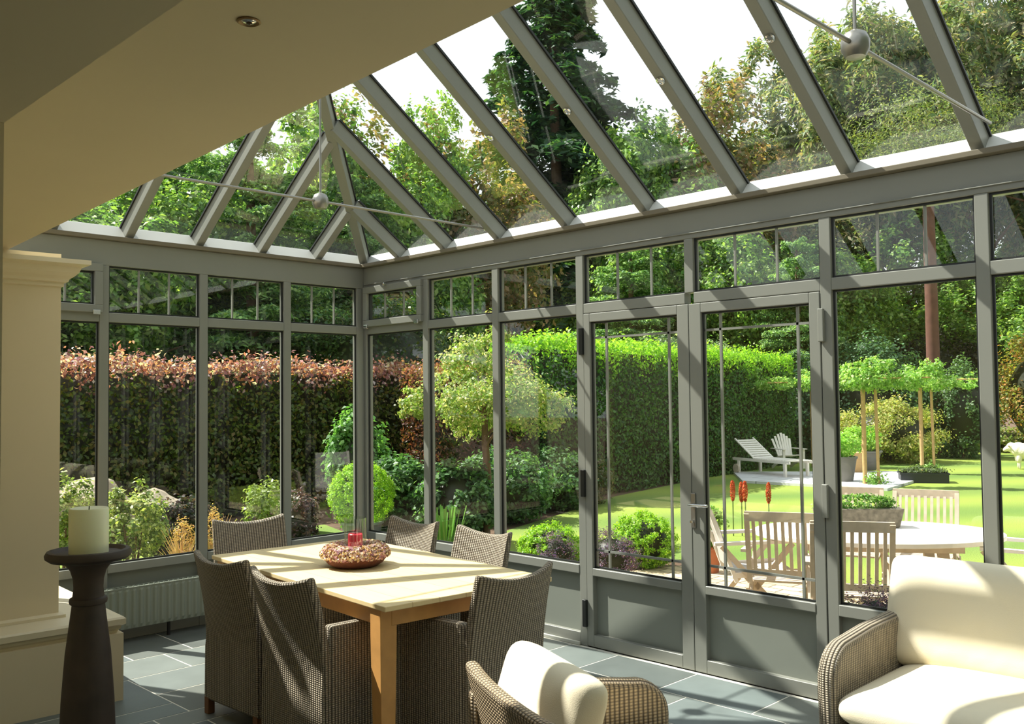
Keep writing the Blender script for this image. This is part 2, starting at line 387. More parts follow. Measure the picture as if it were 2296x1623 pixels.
# floor: slate tiles in a mixed pattern on a 0.2 m module
fl = MB(); fl.box(0, 9.0, -8.0, 0.0, -0.15, -0.0015, col=srgb(226, 222, 208))
NXc, NYc = 45, 40; occ = np.zeros((NXc, NYc), bool)
for j in range(NYc):
    for i in range(NXc):
        if occ[i, j]: continue
        opts = [(3, 2), (2, 3), (2, 2), (2, 2), (3, 2), (1, 2), (2, 1), (1, 1)]; random.shuffle(opts); opts.sort(key=lambda q: -(q[0] * q[1]) ** .5 * random.uniform(.3, 1))
        for wq, hq in opts + [(1, 1)]:
            if i + wq <= NXc and j + hq <= NYc and not occ[i:i + wq, j:j + hq].any():
                occ[i:i + wq, j:j + hq] = True; break
        g = random.uniform(0.75, 1.3); tt = random.uniform(-0.06, 0.06)
        c = srgb(106, 113, 110); c = (c[0] * g * (1 + tt), c[1] * g, c[2] * g * (1 - tt), 1)
        x0 = i * .2 + .0055 - .03; y1 = -j * .2 - .0055 - .03; x1 = (i + wq) * .2 - .0055 - .03; y0 = -(j + hq) * .2 + .0055 - .03
        fl.box(max(x0, 0), min(x1, 9), max(y0, -8), y1, -0.006, 0.0, col=c)
struct(fl, 'floor', M_SLATE, usecol=True)

def frame_rect(mb, axis, a0, a1, z0, z1, wd, d0, d1):
    """rectangular ring in wall plane: axis 'x' (north wall) or 'y' (west wall); d0,d1 depth"""
    def bx(p0, p1, q0, q1):
        if axis == 'x': mb.box(p0, p1, d0, d1, q0, q1)
        else: mb.box(-d1, -d0, p0, p1, q0, q1)
    bx(a0, a1, z0, z0 + wd); bx(a0, a1, z1 - wd, z1); bx(a0, a0 + wd, z0 + wd, z1 - wd); bx(a1 - wd, a1, z0 + wd, z1 - wd)
def wbox(mb, axis, p0, p1, d0, d1, z0, z1):
    if axis == 'x': mb.box(p0, p1, d0, d1, z0, z1)
    else: mb.box(-d1, -d0, min(p0, p1), max(p0, p1), z0, z1)
def pane(root, axis, p0, p1, z0, z1, d=0.034):
    m = MB(); wbox(m, axis, p0, p1, d, d + 0.006, z0, z1); return m.build('pane', M_GLASS, root, world=True)
HW = 0.032
wn = 0
def window_bay(axis, a, b, hopper=None, nbars=2, lower=True):
    """one fixed bay: top light, tall pane, low panel. a<b along the wall"""
    global wn; wn += 1
    root = empty('window_%d' % wn, ((a + b) / 2, 0, 0) if axis == 'x' else (0, (a + b) / 2, 0), kind='structure')
    a0, b0 = a + HW, b - HW
    g = MB(); gk = 0.012
    if hopper is None:
        frame_rect(g, axis, a0, b0, ZT, ZH, gk, 0.022, 0.034)
        pane(root, axis, a0, b0, ZT, ZH)
    else:
        h = MB(); frame_rect(h, axis, a0 - .012, b0 + .012, ZT - .005, ZH + .005, 0.055, -0.03, 0.035); h.build('sash', M_FRAME, root, world=True, bevel=.004)
        frame_rect(g, axis, a0 + .04, b0 - .04, ZT + .05, ZH - .05, gk, 0.0, 0.03); pane(root, axis, a0 + .04, b0 - .04, ZT + .05, ZH - .05, 0.01)
        for s in (a0 + .02, b0 - .06):
            hh = MB(); wbox(hh, axis, s, s + .05, -0.045, -0.028, ZT - .02, ZT + .012); hh.build('hinge', M_CHROME, root, world=True, bevel=.003)
        kn = MB(); q = (a0 + b0) / 2 - .06
        c = (q, -0.05, ZH - .01) if axis == 'x' else (0.05, q, ZH - .01)
        kn.lathe([(0.002, 0), (.016, .004), (.018, .018), (.008, .03), (.002, .032)], c, 12); kn.build('catch', M_CHROME if axis == 'x' else M_DARK, root, world=True, smooth=True)
    if lower:
        frame_rect(g, axis, a0, b0, ZS, ZB, gk, 0.022, 0.034)
        pane(root, axis, a0, b0, ZS, ZB)
        p = MB(); wbox(p, axis, a0, b0, 0.036, 0.054, ZP, ZR); p.build('panel', M_PANEL, root, world=True)
    g.build('gasket', M_GASKET, root, world=True)
    for k in range(nbars):
        q = a0 + (b0 - a0) * (k + 1) / (nbars + 1); m = MB()
        if hopper is None: wbox(m, axis, q - .006, q + .006, 0.03, 0.044, ZT, ZH)
        else: wbox(m, axis, q - .006, q + .006, 0.006, 0.02, ZT + .05, ZH - .05)
        m.build('glazing_bar', M_FRAME, root, world=True)
    return root
for i in range(len(MX) - 1):
    window_bay('x', MX[i] + (0.0 if i else -.0), MX[i + 1], hopper=True if i == 0 else None, lower=not (i in (3, 4)))
for i in range(len(MY) - 1):
    window_bay('y', MY[i + 1], MY[i] - (0.035 if i == 0 else 0), hopper=True if i == 3 else None)
# posts, transoms and sills of the two glazed walls
tn = 0
def trim(mb, mat=M_FRAME, bevel=.004):
    global tn; tn += 1; return struct(mb, 'trim_%d' % tn, mat, bevel=bevel)
c = MB(); c.box(-.07, .032, 0, .07, 0, ZH); c.box(-.07, 0, -.07, 0, 0, ZH); trim(c)
for x in MX[1:]:
    m = MB(); z1 = ZT if x in (MX[4],) else 0
    m.box(x - HW, x + HW, 0, .07, ZT if x == MX[4] else 0, ZH); trim(m)
for y in MY[1:]:
    m = MB(); m.box(-.07, 0, y - HW, y + HW, 0, ZH); trim(m)
for i in range(len(MX) - 1):
    a, b = MX[i] + HW, MX[i + 1] - HW
    m = MB(); m.box(a, b, 0.002, .068, ZB, ZT); trim(m)
    if i not in (3, 4):
        m = MB(); m.box(a, b, -.004, .068, ZR, ZS); trim(m)
        m = MB(); m.box(a, b, 0.002, .068, 0, ZP); trim(m)
for i in range(len(MY) - 1):
    a, b = MY[i + 1] + HW, MY[i] - HW - (.038 if i == 0 else 0)
    m = MB(); m.box(-.068, -.002, a, b, ZB, ZT); trim(m)
    m = MB(); m.box(-.068, .004, a, b, ZR, ZS); trim(m)
    m = MB(); m.box(-.068, -.002, a, b, 0, ZP); trim(m)
bb = MB(); bb.box(0.03, 2.43, -.018, 0, 0, .022); o = struct(bb, 'baseboard_north', plain('pale_skirting', srgb(190, 190, 180), .5), bevel=.003)
# eaves beam, lip and the pale sloping eaves trim
m = MB(); m.prism([(-.0, ZH), (.14, ZH), (.14, 2.79), (0, 2.79)], -.14, 7.6, 'x'); trim(m)
m = MB(); m.box(-.14, 0.0, -3.5, -.0, ZH, 2.79); trim(m)
m = MB(); m.box(0.012, 7.6, -.012, .0, ZH + .028, ZH + .034); trim(m)
M_LIP = plain('shade_toned_lip', srgb(112, 104, 86), .5, var=.03)  # brown-grey tone puts the shade line at the eaves into the colour
m = MB(); m.box(0, 7.6, -.055, .1, 2.79, 2.82); trim(m, M_LIP)
m = MB(); m.box(-.1, .04, -3.5, -.055, 2.79, 2.82); trim(m, M_LIP)
M_WHITE = plain('white_eaves_trim', srgb(200, 200, 194), .5, var=.02)
m = MB(); m.prism([(0.0, 2.82), (.14, 2.82), (.14, 2.912), (.085, 2.912)], -.14, 7.6, 'x'); trim(m, M_WHITE, 0)
m = MB(); m.prism([(0.0, 2.82), (-.14, 2.82), (-.14, 2.912), (-.085, 2.912)], -3.5, 0.1, 'y'); trim(m, M_WHITE, 0)

# double doors
def door(n, x0, x1, hinge_side, handle):
    root = empty('door_%d' % n, ((x0 + x1) / 2, 0, 0), kind='structure')
    gx0, gx1 = (2.548, 3.252) if n == 1 else (3.424, 4.125)
    m = MB(); m.box(x0, gx0, -.004, .06, 0.006, ZB - .004); m.box(gx1, x1, -.004, .06, 0.006, ZB - .004)
    m.box(gx0, gx1, -.004, .06, 2.157, ZB - .004); m.box(gx0, gx1, -.008, .06, ZR, 0.522); m.box(gx0, gx1, -.004, .06, 0.006, ZP)
    m.build('frame', M_FRAME, root, world=True, bevel=.004)
    g = MB(); frame_rect(g, 'x', gx0, gx1, .522, 2.157, .011, .016, .03); g.build('gasket', M_GASKET, root, world=True)
    pane(root, 'x', gx0, gx1, .522, 2.157, .03)
    p = MB(); p.box(gx0, gx1, .036, .054, ZP, ZR); p.build('panel', M_PANEL, root, world=True)
    for xx in (gx0 + .116, gx1 - .087):
        b = MB(); b.box(xx - .007, xx + .007, .028, .042, .522, 2.157); b.build('glazing_bar', M_FRAME, root, world=True)
    for zz in (2.051, .638):
        b = MB(); b.box(gx0, gx1, .028, .042, zz - .007, zz + .007); b.build('glazing_bar', M_FRAME, root, world=True)
    for zz in (.22, 1.08, 2.03):
        hb = MB(); hx = x0 - .012 if hinge_side < 0 else x1 + .012; hb.box(hx - .016, hx + .016, -.026, -.002, zz - .09, zz + .09)
        hb.build('hinge', M_FRAME if hinge_side > 0 else M_GASKET, root, world=True, bevel=.004)
    if handle:
        hd = MB(); hx = 3.352; hd.box(hx - .017, hx + .017, -.016, -.004, .86, 1.07); ph = hd.build('handle_plate', M_STEEL, root, world=True, bevel=.005)
        lv = MB(); lv.tube([(hx, -.01, 1.0), (hx, -.055, 1.0), (hx + .03, -.062, 1.002), (hx + .13, -.06, 1.004)], .0095, 12); lv.build('handle', M_CHROME, root, world=True, smooth=True)
        ky = MB(); ky.lathe([(.002, 0), (.011, 0), (.011, .014), (.002, .014)], (hx, -.03, .893), 12); ky.build('lock_knob', M_CHROME, root, world=True, smooth=True)
door(1, MX[3] + HW + .003, 3.336, -1, False)
door(2, 3.34, MX[5] - HW - .003, 1, True)

# ---------------------------------------------------------------- glass roof
MS = 0.70; RY = -1.5; RX = 1.5; UZ = 2.83; RH = 0.11; GT = RH / math.cos(math.atan(MS))
roof = empty('glass_roof', (0, 0, 2.8), kind='structure')
RXS = [0.47, 1.05, 1.66, 2.335, 3.01, 3.685, 4.355, 5.02, 5.70, 6.37, 7.05]
LYS = [-0.453, -0.97, -1.5, -2.03, -2.547]
def edge_y(x): return -3.13 - (x - 1.07) * 0.0535   # where the flat ceiling begins
def rafter(a, b, wd=.062, name='rafter'):
    up = Vector((0, 0, 1)); A = Vector(a); B = Vector(b); d = (B - A).normalized(); sdv = d.cross(up).normalized(); u = sdv.cross(d)
    m = MB(); m.bar(A + u * (RH / 2), B + u * (RH / 2), wd, RH, u); m.build(name, M_FRAME, roof, world=True, bevel=.005)
    g = MB(); g.bar(A + u * (RH - .004), B + u * (RH - .004), wd + .022, .014, u); g.build('rafter_gasket', M_GASKET, roof, world=True)
for x in RXS:
    yt = -x if x < RX else RY
    rafter((x, .07, UZ - .07 * MS), (x, yt, UZ - yt * MS))
    ys = edge_y(x); yb = (-3 + x) if x < RX else RY
    rafter((x, ys, UZ + (3.0 + ys) * MS), (x, yb, UZ + (3 + yb) * MS))
for y in LYS:
    xt = min(-y, 3 + y); rafter((-.07, y, UZ - .07 * MS), (xt, y, UZ + xt * MS))
rafter((-.05, .05, UZ - .05 * MS), (RX, RY, UZ + RX * MS), .07, 'hip_rafter'); rafter((-.05, -3.05, UZ - .05 * MS), (RX, RY, UZ + RX * MS), .07, 'hip_rafter')
m = MB(); m.box(RX - .03, 7.6, RY - .045, RY + .045, UZ + RX * MS - .02, UZ + RX * MS + .15); m.build('ridge_beam', M_FRAME, roof, world=True, bevel=.01)
def zn(y): return UZ + GT - y * MS
def zs_(y): return UZ + GT + (3.0 + y) * MS
def zw(x): return UZ + GT + x * MS
def rpane(poly):
    P = [Vector(p) for p in poly]; n = (P[1] - P[0]).cross(P[2] - P[0]).normalized()
    if n.z < 0: n = -n
    k = len(P); mb = MB(); mb.add(P + [p + n * .006 for p in P], [tuple(range(k)), tuple(range(k, 2 * k))] + [(i, (i + 1) % k, k + (i + 1) % k, k + i) for i in range(k)])
    mb.build('roof_pane', M_GLASS, roof, world=True)
xs = [-.12] + RXS + [7.6]
for a, b in zip(xs[:-1], xs[1:]):
    pts = [(a, .12), (b, .12)]
    pts += [(b, max(-b, RY))]
    if a < RX < b: pts += [(RX, RY)]
    if a > -.12: pts += [(a, max(-a, RY))]
    rpane([(x, y, zn(y)) for x, y in pts])
    pts = [(a, edge_y(max(a, 1.07)) - .1), (b, edge_y(max(b, 1.07)) - .1), (b, min(-3 + b, RY))]
    if a < RX < b: pts += [(RX, RY)]
    pts += [(a, min(-3 + a, RY))]
    rpane([(x, y, zs_(y)) for x, y in pts])
ys = [-3.12] + LYS[::-1] + [.12]
for a, b in zip(ys[:-1], ys[1:]):
    pts = [(-.12, a), (-.12, b), (min(-b, 3 + b) if b < 0 else -.12, b)]
    if a < -1.5 < b: pts += [(1.5, -1.5)]
    pts += [(min(-a, 3 + a), a)]
    q = []
    for p in pts:
        if not q or (abs(p[0] - q[-1][0]) + abs(p[1] - q[-1][1])) > 1e-4: q.append(p)
    rpane([(x, y, zw(x)) for x, y in q])

# ---------------------------------------------------------------- house part: ceiling, lintel, walls
cl = MB(); cl.prism([(.9, edge_y(.9)), (9.0, edge_y(9.0)), (9.0, -8.0), (-.3, -8.0), (-.3, -3.07)], 2.5, 2.6, 'z'); struct(cl, 'ceiling', M_CREAM)
wl = MB(); wl.box(7.6, 7.8, -4.08, -3.2, 0, 2.6); wl.box(7.6, 7.7, -3.2, .14, 2.6, 2.83); struct(wl, 'wall_east', M_FRAME)
wg = empty('window_20', (7.6, -1.5, 0), kind='structure')
for k in range(5): m = MB(); m.box(7.6, 7.66, -3.2 + k * .8 - .03, -3.2 + k * .8 + .03, 0, 2.6); m.build('mullion', M_FRAME, wg, world=True)
for k in range(4):
    m = MB(); m.box(7.63, 7.636, -3.17 + k * .8, -2.43 + k * .8, .5, 2.6); m.build('pane', M_GLASS, wg, world=True)
    m = MB(); m.box(7.61, 7.65, -3.17 + k * .8, -2.43 + k * .8, 0, .5); m.build('panel', M_PANEL, wg, world=True)
    m = MB(); m.box(7.605, 7.655, -3.17 + k * .8, -2.43 + k * .8, 2.22, 2.28); m.build('transom', M_FRAME, wg, world=True)
gb = MB(); gb.prism([(.1, UZ), (-3.2, UZ), (-1.5, UZ + 1.3)], 7.6, 7.606, 'x'); o = gb.build('pane', M_GLASS, wg, world=True)
wl = MB(); wl.box(0.0, 4.254, -4.45, -4.084, 0, 2.5); wl.box(4.254, 9.0, -4.45, -4.084, 2.3, 2.5); wl.box(8.0, 9.0, -4.45, -4.084, 0, 2.3); struct(wl, 'wall_inner', M_CREAM)
wl = MB(); wl.box(-.3, 9.2, -8.2, -8.0, 0, 2.6); struct(wl, 'wall_south', M_CREAM)
wl = MB(); wl.box(-.3, 0, -8, -3.6, 0, 2.5); struct(wl, 'wall_west', M_CREAM)
wl = MB(); wl.box(9.0, 9.2, -8, -4.08, 0, 2.5); struct(wl, 'wall_house_east', M_CREAM)
# low wall with moulded cap and the square pilaster on it (turned 3 degrees to the glazed walls)
A3 = math.radians(3.2)
pr = empty('trim_pilaster', (1.32, -2.60, 0), -A3, kind='structure'); pr.name = 'trim_90'
m = MB(); m.box(-1.28, 0.0, -1.0, 0.0, 0, .37); m.build('low_wall', M_CREAM, pr)
prof = [(0, .37), (.012, .37), (.018, .385), (.028, .395), (.032, .41), (.05, .42), (.05, .45), (.04, .46), (0, .46)]
m = MB()
nP = len(prof)
def sweep_cap(mb, prof, x0, y0, x1, y1):
    """moulding running round the +x and +y sides of a block with corner (x1,y1)"""
    n = len(prof); vs = []
    for (ex, ey) in ((0, 0),):
        pass
    rows = []
    for d, z in prof:
        rows.append([(x0, y1 + d, z), (x1 + d, y1 + d, z), (x1 + d, y0, z)])
    for r in rows: vs += r
    fs = []
    for i in range(n - 1):
        for k in range(2): fs.append((i * 3 + k, i * 3 + k + 1, (i + 1) * 3 + k + 1, (i + 1) * 3 + k))
    mb.add(vs, fs)
sweep_cap(m, prof, -1.28, -1.0, -.04, -.04); m.box(-1.28, -.03, -1.0, -.03, .37, .4595); m.build('cap_moulding', M_CREAMTRIM, pr)
m = MB(); m.box(-.9, -.25, -1.0, -.27, .46, 2.5); m.build('shaft', M_CREAM, pr)
sk = [(0, .46), (.03, .46), (.03, .475), (.0, .485)]
m = MB(); sweep_cap(m, sk, -.9, -1.0, -.25, -.27); m.build('base_moulding', M_CREAMTRIM, pr)
cp = [(0, 2.31), (.012, 2.315), (.012, 2.335), (.03, 2.34), (.035, 2.355), (.055, 2.37), (.075, 2.39), (.085, 2.42), (.115, 2.43), (.125, 2.435), (.125, 2.46), (.0, 2.46)]
m = MB(); sweep_cap(m, cp, -.9, -1.0, -.25, -.27); m.build('capital', M_CREAMTRIM, pr)

# ================================================================ THINGS IN THE ROOM
# tie rods under the glass roof
def tie_rod(x, z, label):
    r = empty('tie_rod', (x, -1.5, z), 0, label, 'tie rod')
    m = MB(); m.tube([(0, 1.42, 0), (0, .05, 0)], .0085, 8); m.build('rod', M_STEEL, r, smooth=True)
    m = MB(); m.tube([(0, -1.5, 0), (0, -.05, 0)], .0085, 8); m.build('rod', M_STEEL, r, smooth=True)
    m = MB(); m.tube([(0, 0, .03), (0, 0, UZ + 1.05 - z - .02)], .007, 8); m.build('hanger', M_STEEL, r, smooth=True)
    m = MB(); m.lathe([(.004, -.05), (.035, -.046), (.05, -.02), (.052, .012), (.04, .04), (.012, .055)], (0, 0, 0), 20); m.build('coupling', M_STEEL, r, smooth=True)
tie_rod(1.62, 2.905, 'thin steel tie rod with round coupling across the far hipped end of the glass roof')
tie_rod(5.105, 2.925, 'thin steel tie rod with round coupling at the upper right, nearer end of the roof')
SP = [(2.335, 'lowest of the small round spotlights on the rafter undersides'), (3.01, 'small round spotlight on a rafter below and left of two higher ones'), (3.685, 'small round spotlight on the rafter right of the tall spruce'), (4.355, 'highest small round spotlight on a rafter, near the top edge')]
for (x, lb), yy in zip(SP, (-.70, -.72, -.73, -.77)):
    m = MB(); m.lathe([(.004, 0), (.014, .0), (.017, -.006), (.024, -.004), (.024, .004), (.004, .004)], (0, 0, 0), 20)
    o = m.build('spotlight', M_CHROME, None, smooth=True); o.location = (x, yy, UZ - yy * MS - .008); o.rotation_euler = (-math.atan(MS), 0, 0)
    tag(o, lb, 'spotlight', 'spotlights on the roof rafters')
# downlight in the flat ceiling
dl = empty('downlight', (4.723, -3.723, 2.5), 0, 'round recessed downlight in the cream ceiling', 'downlight'); dl.scale = (.5, .5, .5)
m = MB(); m.lathe([(.03, 0), (.05, 0), (.053, -.006), (.045, -.01), (.036, -.002), (.03, .0)], (0, 0, 0), 28, cap=False); m.build('rim', plain('antique_brass', srgb(150, 122, 84), .4, .6), dl, smooth=True)
m = MB(); m.lathe([(.002, -.012), (.022, -.010), (.034, -.003), (.034, -.001)], (0, 0, 0), 24); m.build('reflector', M_CHROME, dl, smooth=True)
m = MB(); m.lathe([(.002, -.02), (.012, -.017), (.014, -.010), (.002, -.008)], (0.004, 0, 0), 16); m.build('bulb', plain('lamp_glass', srgb(70, 50, 34), .2), dl, smooth=True)

# radiator
rd = empty('radiator', (.1, -1.36, 0), 0, 'low grey-green panel radiator under the left-hand windows', 'radiator')
def rad_panel(x0):
    m = MB(); n = 44; L = 2.2; vs = []; 
    for j, z in enumerate((.10, .125, .355, .375)):
        for i in range(n * 4 + 1):
            yy = -L / 2 + L * i / (n * 4); ph = i % 4; dx = .008 if (ph in (1, 2) and j in (1, 2)) else 0
            vs.append((x0 + dx, yy, z))
    W = n * 4 + 1; fs = [(j * W + i, j * W + i + 1, (j + 1) * W + i + 1, (j + 1) * W + i) for j in range(3) for i in range(W - 1)]
    m.add(vs, fs); m.box(x0 - .012, x0 - .001, -L / 2, L / 2, .10, .375); return m
rad_panel(.03).build('front_panel', M_RAD, rd); 
m = MB(); m.box(-.045, -.033, -1.1, 1.1, .10, .375); m.build('back_panel', M_RAD, rd)
m = MB(); m.box(-.05, .034, -1.1, 1.1, .374, .382)
for k in range(60): m.box(-.04, .02, -1.08 + k * .036, -1.08 + k * .036 + .008, .382, .386)
m.build('top_grille', M_RAD, rd)
for yy in (-1.101, 1.101):
    m = MB(); m.box(-.05, .034, yy - .002, yy + .002, .1, .38); m.build('side_cover', M_RAD, rd)
for yy in (-.42, .6):
    m = MB(); m.tube([(.0, yy, 0), (.0, yy, .1)], .012, 10); m.build('foot', M_DARK, rd)

# dining table
th = math.radians(-4.5)
TC = Vector((3.285, -2.27, 0)); e1 = Vector((-math.cos(th), -math.sin(th), 0)); e2 = Vector((-math.sin(th), math.cos(th), 0))
TL, TW = 1.88, .99
tc_ = TC + e1 * TL / 2 + e2 * TW / 2
tb = empty('dining_table', tc_, th, 'pale teak rectangular dining table with square legs', 'dining table')
m = MB(); m.box(-TL / 2, TL / 2, -TW / 2, TW / 2, .726, .75); m.build('tabletop', M_TABLE, tb, bevel=.004)
m = MB(); i = .07
m.box(-TL / 2 + i, TL / 2 - i, -TW / 2 + .03, -TW / 2 + .055, .648, .726); m.box(-TL / 2 + i, TL / 2 - i, TW / 2 - .055, TW / 2 - .03, .648, .726)
m.box(-TL / 2 + .055, -TL / 2 + .08, -TW / 2 + i, TW / 2 - i, .648, .726); m.box(TL / 2 - .08, TL / 2 - .055, -TW / 2 + i, TW / 2 - i, .648, .726)
m.build('apron', M_TABLELEG, tb, bevel=.002)
for sxx in (-1, 1):
    for syy in (-1, 1):
        cx, cy = sxx * (TL / 2 - .10), syy * (TW / 2 - .055); m = MB(); a, b = .043, .034
        m.add([(cx - b, cy - b, 0), (cx + b, cy - b, 0), (cx + b, cy + b, 0), (cx - b, cy + b, 0), (cx - a, cy - a, .6), (cx + a, cy - a, .6), (cx + a, cy + a, .6), (cx - a, cy + a, .6), (cx - a, cy - a, .726), (cx + a, cy - a, .726), (cx + a, cy + a, .726), (cx - a, cy + a, .726)],
              [(3, 2, 1, 0), (8, 9, 10, 11)] + [(q + k, q + (k + 1) % 4, q + 4 + (k + 1) % 4, q + 4 + k) for q in (0, 4) for k in range(4)])
        m.build('leg', M_TABLELEG, tb, bevel=.003)

# wicker dining chair, faces +y, origin on the floor
def make_chair():
    r = empty('dining_chair')
    W, H = .262, .872
    def backf(off):
        def f(u, v):
            U = 2 * u - 1; zt = H - .042 * (1 - U * U) ; z = .075 + (zt - .075) * v
            wq = W * (1 - .05 * v); lean = .125 * max(0, (z - .40) / .47) ** 1.35
            y = -.29 - lean + .05 * U * U * max(0, (z - .35) / .5) + off * (1 - .25 * v)
            return (U * wq, y, z)
        return f
    m = MB(); m.slab(backf(0), backf(.055), 18, 20); m.build('backrest', M_WEAVE, r, bevel=.014, smooth=True)
    for s in (-1, 1):
        def sf(off):
            def f(u, v):
                y = -.255 + .52 * u; zt = .645 - .012 * u - .035 * max(0, u - .85) / .15; z = .075 + (zt - .075) * v
                return (s * (W - off), y, z)
            return f
        m = MB(); m.slab(sf(0), sf(.055), 10, 10); m.build('arm_panel', M_WEAVE, r, bevel=.018, smooth=True)
    m = MB(); m.box(-.21, .21, .225, .255, .16, .40); m.build('front_panel', M_WEAVE, r, bevel=.01)
    m = MB(); m.box(-.208, .208, -.245, .245, .38, .41); m.build('seat', M_WEAVE, r, bevel=.008)
    m = MB(); m.slab(lambda u, v: (-.2 + .4 * u, -.21 + .45 * v, .41), lambda u, v: (-.2 + .4 * u, -.21 + .45 * v, .44 + .03 * (1 - (2 * u - 1) ** 6) * (1 - (2 * v - 1) ** 6)), 10, 10)
    m.build('cushion', M_CUSH, r, bevel=.006, smooth=True)
    for s in (-1, 1):
        for yy in (-.27, .235):
            m = MB(); m.box(s * .235 - .02, s * .235 + .02, yy - .02, yy + .02, 0, .09); m.build('leg', M_FOOT, r, bevel=.004)
    return r
ch0 = make_chair()
CH = [(2.10, -2.09, .04, 'grey-brown wicker dining armchair, back to us, left one of the near pair beside the radiator'),
      (2.755, -2.13, .03, 'grey-brown wicker dining armchair, back to us, between the table leg and the other near chair'),
      (3.17, -1.70, PI / 2 + .03, 'wicker dining armchair at the right end of the table, in front of the left door'),
      (1.12, -1.59, -PI / 2 - .17, 'wicker dining armchair at the far left end of the table, before the left windows'),
      (1.73, -1.20, PI - .02, 'wicker dining armchair on the far long side, beside the corner post and centrepiece'),
      (2.41, -1.22, PI - .06, 'wicker dining armchair on the far long side, right of its neighbour, before the lawn')]
for k, (x, y, a, lb) in enumerate(CH):
    cc = ch0 if k == 0 else copy_tree(ch0)
    cc.location = (x, y, 0); cc.rotation_euler = (0, 0, a); tag(cc, lb, 'chair', 'wicker chairs around the dining table')

# centrepiece: flower wreath, glass cylinder, red candle
WX, WY = 2.343, -1.758
wr = empty('wreath', (WX, WY, .75), 0, 'round dried-flower wreath in pink, brown and purple on the dining table', 'wreath')
m = MB(); m.lathe([(.03, .004), (.12, .002), (.15, .02), (.178, .055), (.165, .058), (.11, .02), (.03, .012)], (0, 0, 0), 40); m.build('basket', plain('dark_twigs', srgb(92, 48, 34), .9, var=.4, scale=30, bump=.8), wr, smooth=True)
n = 9000; a = RNG.uniform(0, 2 * PI, n); b = RNG.uniform(-.35, 3.4, n); R0, R1 = .128, .055
N = np.stack([np.cos(a) * np.cos(b), np.sin(a) * np.cos(b), np.sin(b)], 1); q = (R0 + R1 * np.cos(b) * RNG.uniform(.8, 1.12, n))
P = np.stack([q * np.cos(a), q * np.sin(a), .068 + R1 * .85 * np.sin(b) * RNG.uniform(.85, 1.15, n)], 1)
me = leaf_mesh('flowers', P, N, .016, pal(n, [(216, 176, 180), (184, 136, 152), (238, 218, 200), (204, 164, 126), (150, 98, 108), (222, 190, 136), (240, 228, 214)]), M_PETAL, .8)
link_mesh(me, 'flowers', wr)
gl = MB(); gl.lathe([(.045, .0), (.06, .0), (.06, .245), (.0575, .245), (.0575, .006), (.045, .006)], (0, 0, 0), 36, cap=True); o = gl.build('glass_cylinder', M_CLEAR, None, smooth=True); o.location = (WX, WY, .765)
tag(o, 'tall clear glass cylinder standing in the middle of the dried-flower wreath', 'glass cylinder')
o = empty('candle', (WX, WY, .80), 0, 'short red candle inside the glass cylinder on the dining table', 'candle')
m = MB(); m.lathe([(.004, 0), (.04, 0), (.04, .12), (.034, .125), (.004, .118)], (0, 0, 0), 28); m.build('wax', M_CANDLERED, o, smooth=True)
m = MB(); m.tube([(0, 0, .118), (0, 0, .13)], .0015, 6); m.build('wick', M_WICK, o)

# floor candle stand with ivory candle
st = empty('candle_stand', (2.80, -3.345, 0), 0, 'tall dark turned wooden candle stand by the cream pilaster', 'candle stand')
prof = [(.05, 0), (.17, 0), (.17, .04), (.14, .06), (.105, .1), (.104, .3), (.096, .5), (.083, .68), (.068, .80), (.062, .85), (.06, .868), (.068, .872), (.07, .882), (.068, .892), (.058, .897), (.054, .93), (.056, .965), (.066, 1.0), (.085, 1.025), (.095, 1.034), (.05, 1.036)]
m = MB(); m.lathe(prof, (0, 0, 0), 40); m.build('shaft', M_STAND, st, smooth=True, ang=50)
m = MB(); m.lathe([(.05, 1.034), (.10, 1.032), (.14, 1.04), (.156, 1.052), (.158, 1.064), (.15, 1.078), (.135, 1.08), (.12, 1.066), (.03, 1.064)], (0, 0, 0), 44); m.build('plate', M_STAND, st, smooth=True)
o = empty('candle', (2.80, -3.345, 1.065), 0, 'thick ivory pillar candle standing on the tall dark candle stand', 'candle')
m = MB(); m.lathe([(.004, 0), (.072, 0), (.0725, .004), (.073, .17), (.069, .176), (.05, .172), (.004, .165)], (0, 0, 0), 40); m.build('wax', M_WAX, o, smooth=True)
m = MB(); m.tube([(0, 0, .165), (0.002, 0, .183)], .002, 6); m.build('wick', M_WICK, o)

# lounge furniture
def pillow(mb, w, d, h, n=20, e2=.2, e1=.5):
    sp = lambda c, e: math.copysign(abs(c) ** e, c)
    A, B = 4 * n, n; vs = []
    for j in range(1, B):
        ph = -PI / 2 + PI * j / B
        for i in range(A):
            t = 2 * PI * i / A; c, s_ = sp(math.cos(t), e2), sp(math.sin(t), e2)
            puff = 1 + .10 * (1 - abs(2 * j / B - 1)) 
            vs.append((w / 2 * sp(math.cos(ph), e1) * c, d / 2 * sp(math.cos(ph), e1) * s_, h / 2 * sp(math.sin(ph), .8)))
    fs = [(j * A + i, j * A + (i + 1) % A, (j + 1) * A + (i + 1) % A, (j + 1) * A + i) for j in range(B - 2) for i in range(A)]
    vs += [(0, 0, -h / 2), (0, 0, h / 2)]; q = len(vs); L = (B - 2) * A
    fs += [(q - 2, (i + 1) % A, i) for i in range(A)] + [(q - 1, L + i, L + (i + 1) % A) for i in range(A)]
    mb.add(vs, fs); return mb
def place(o, loc, rx=0, rz=0, ry=0): o.location = loc; o.rotation_euler = (rx, ry, rz); return o
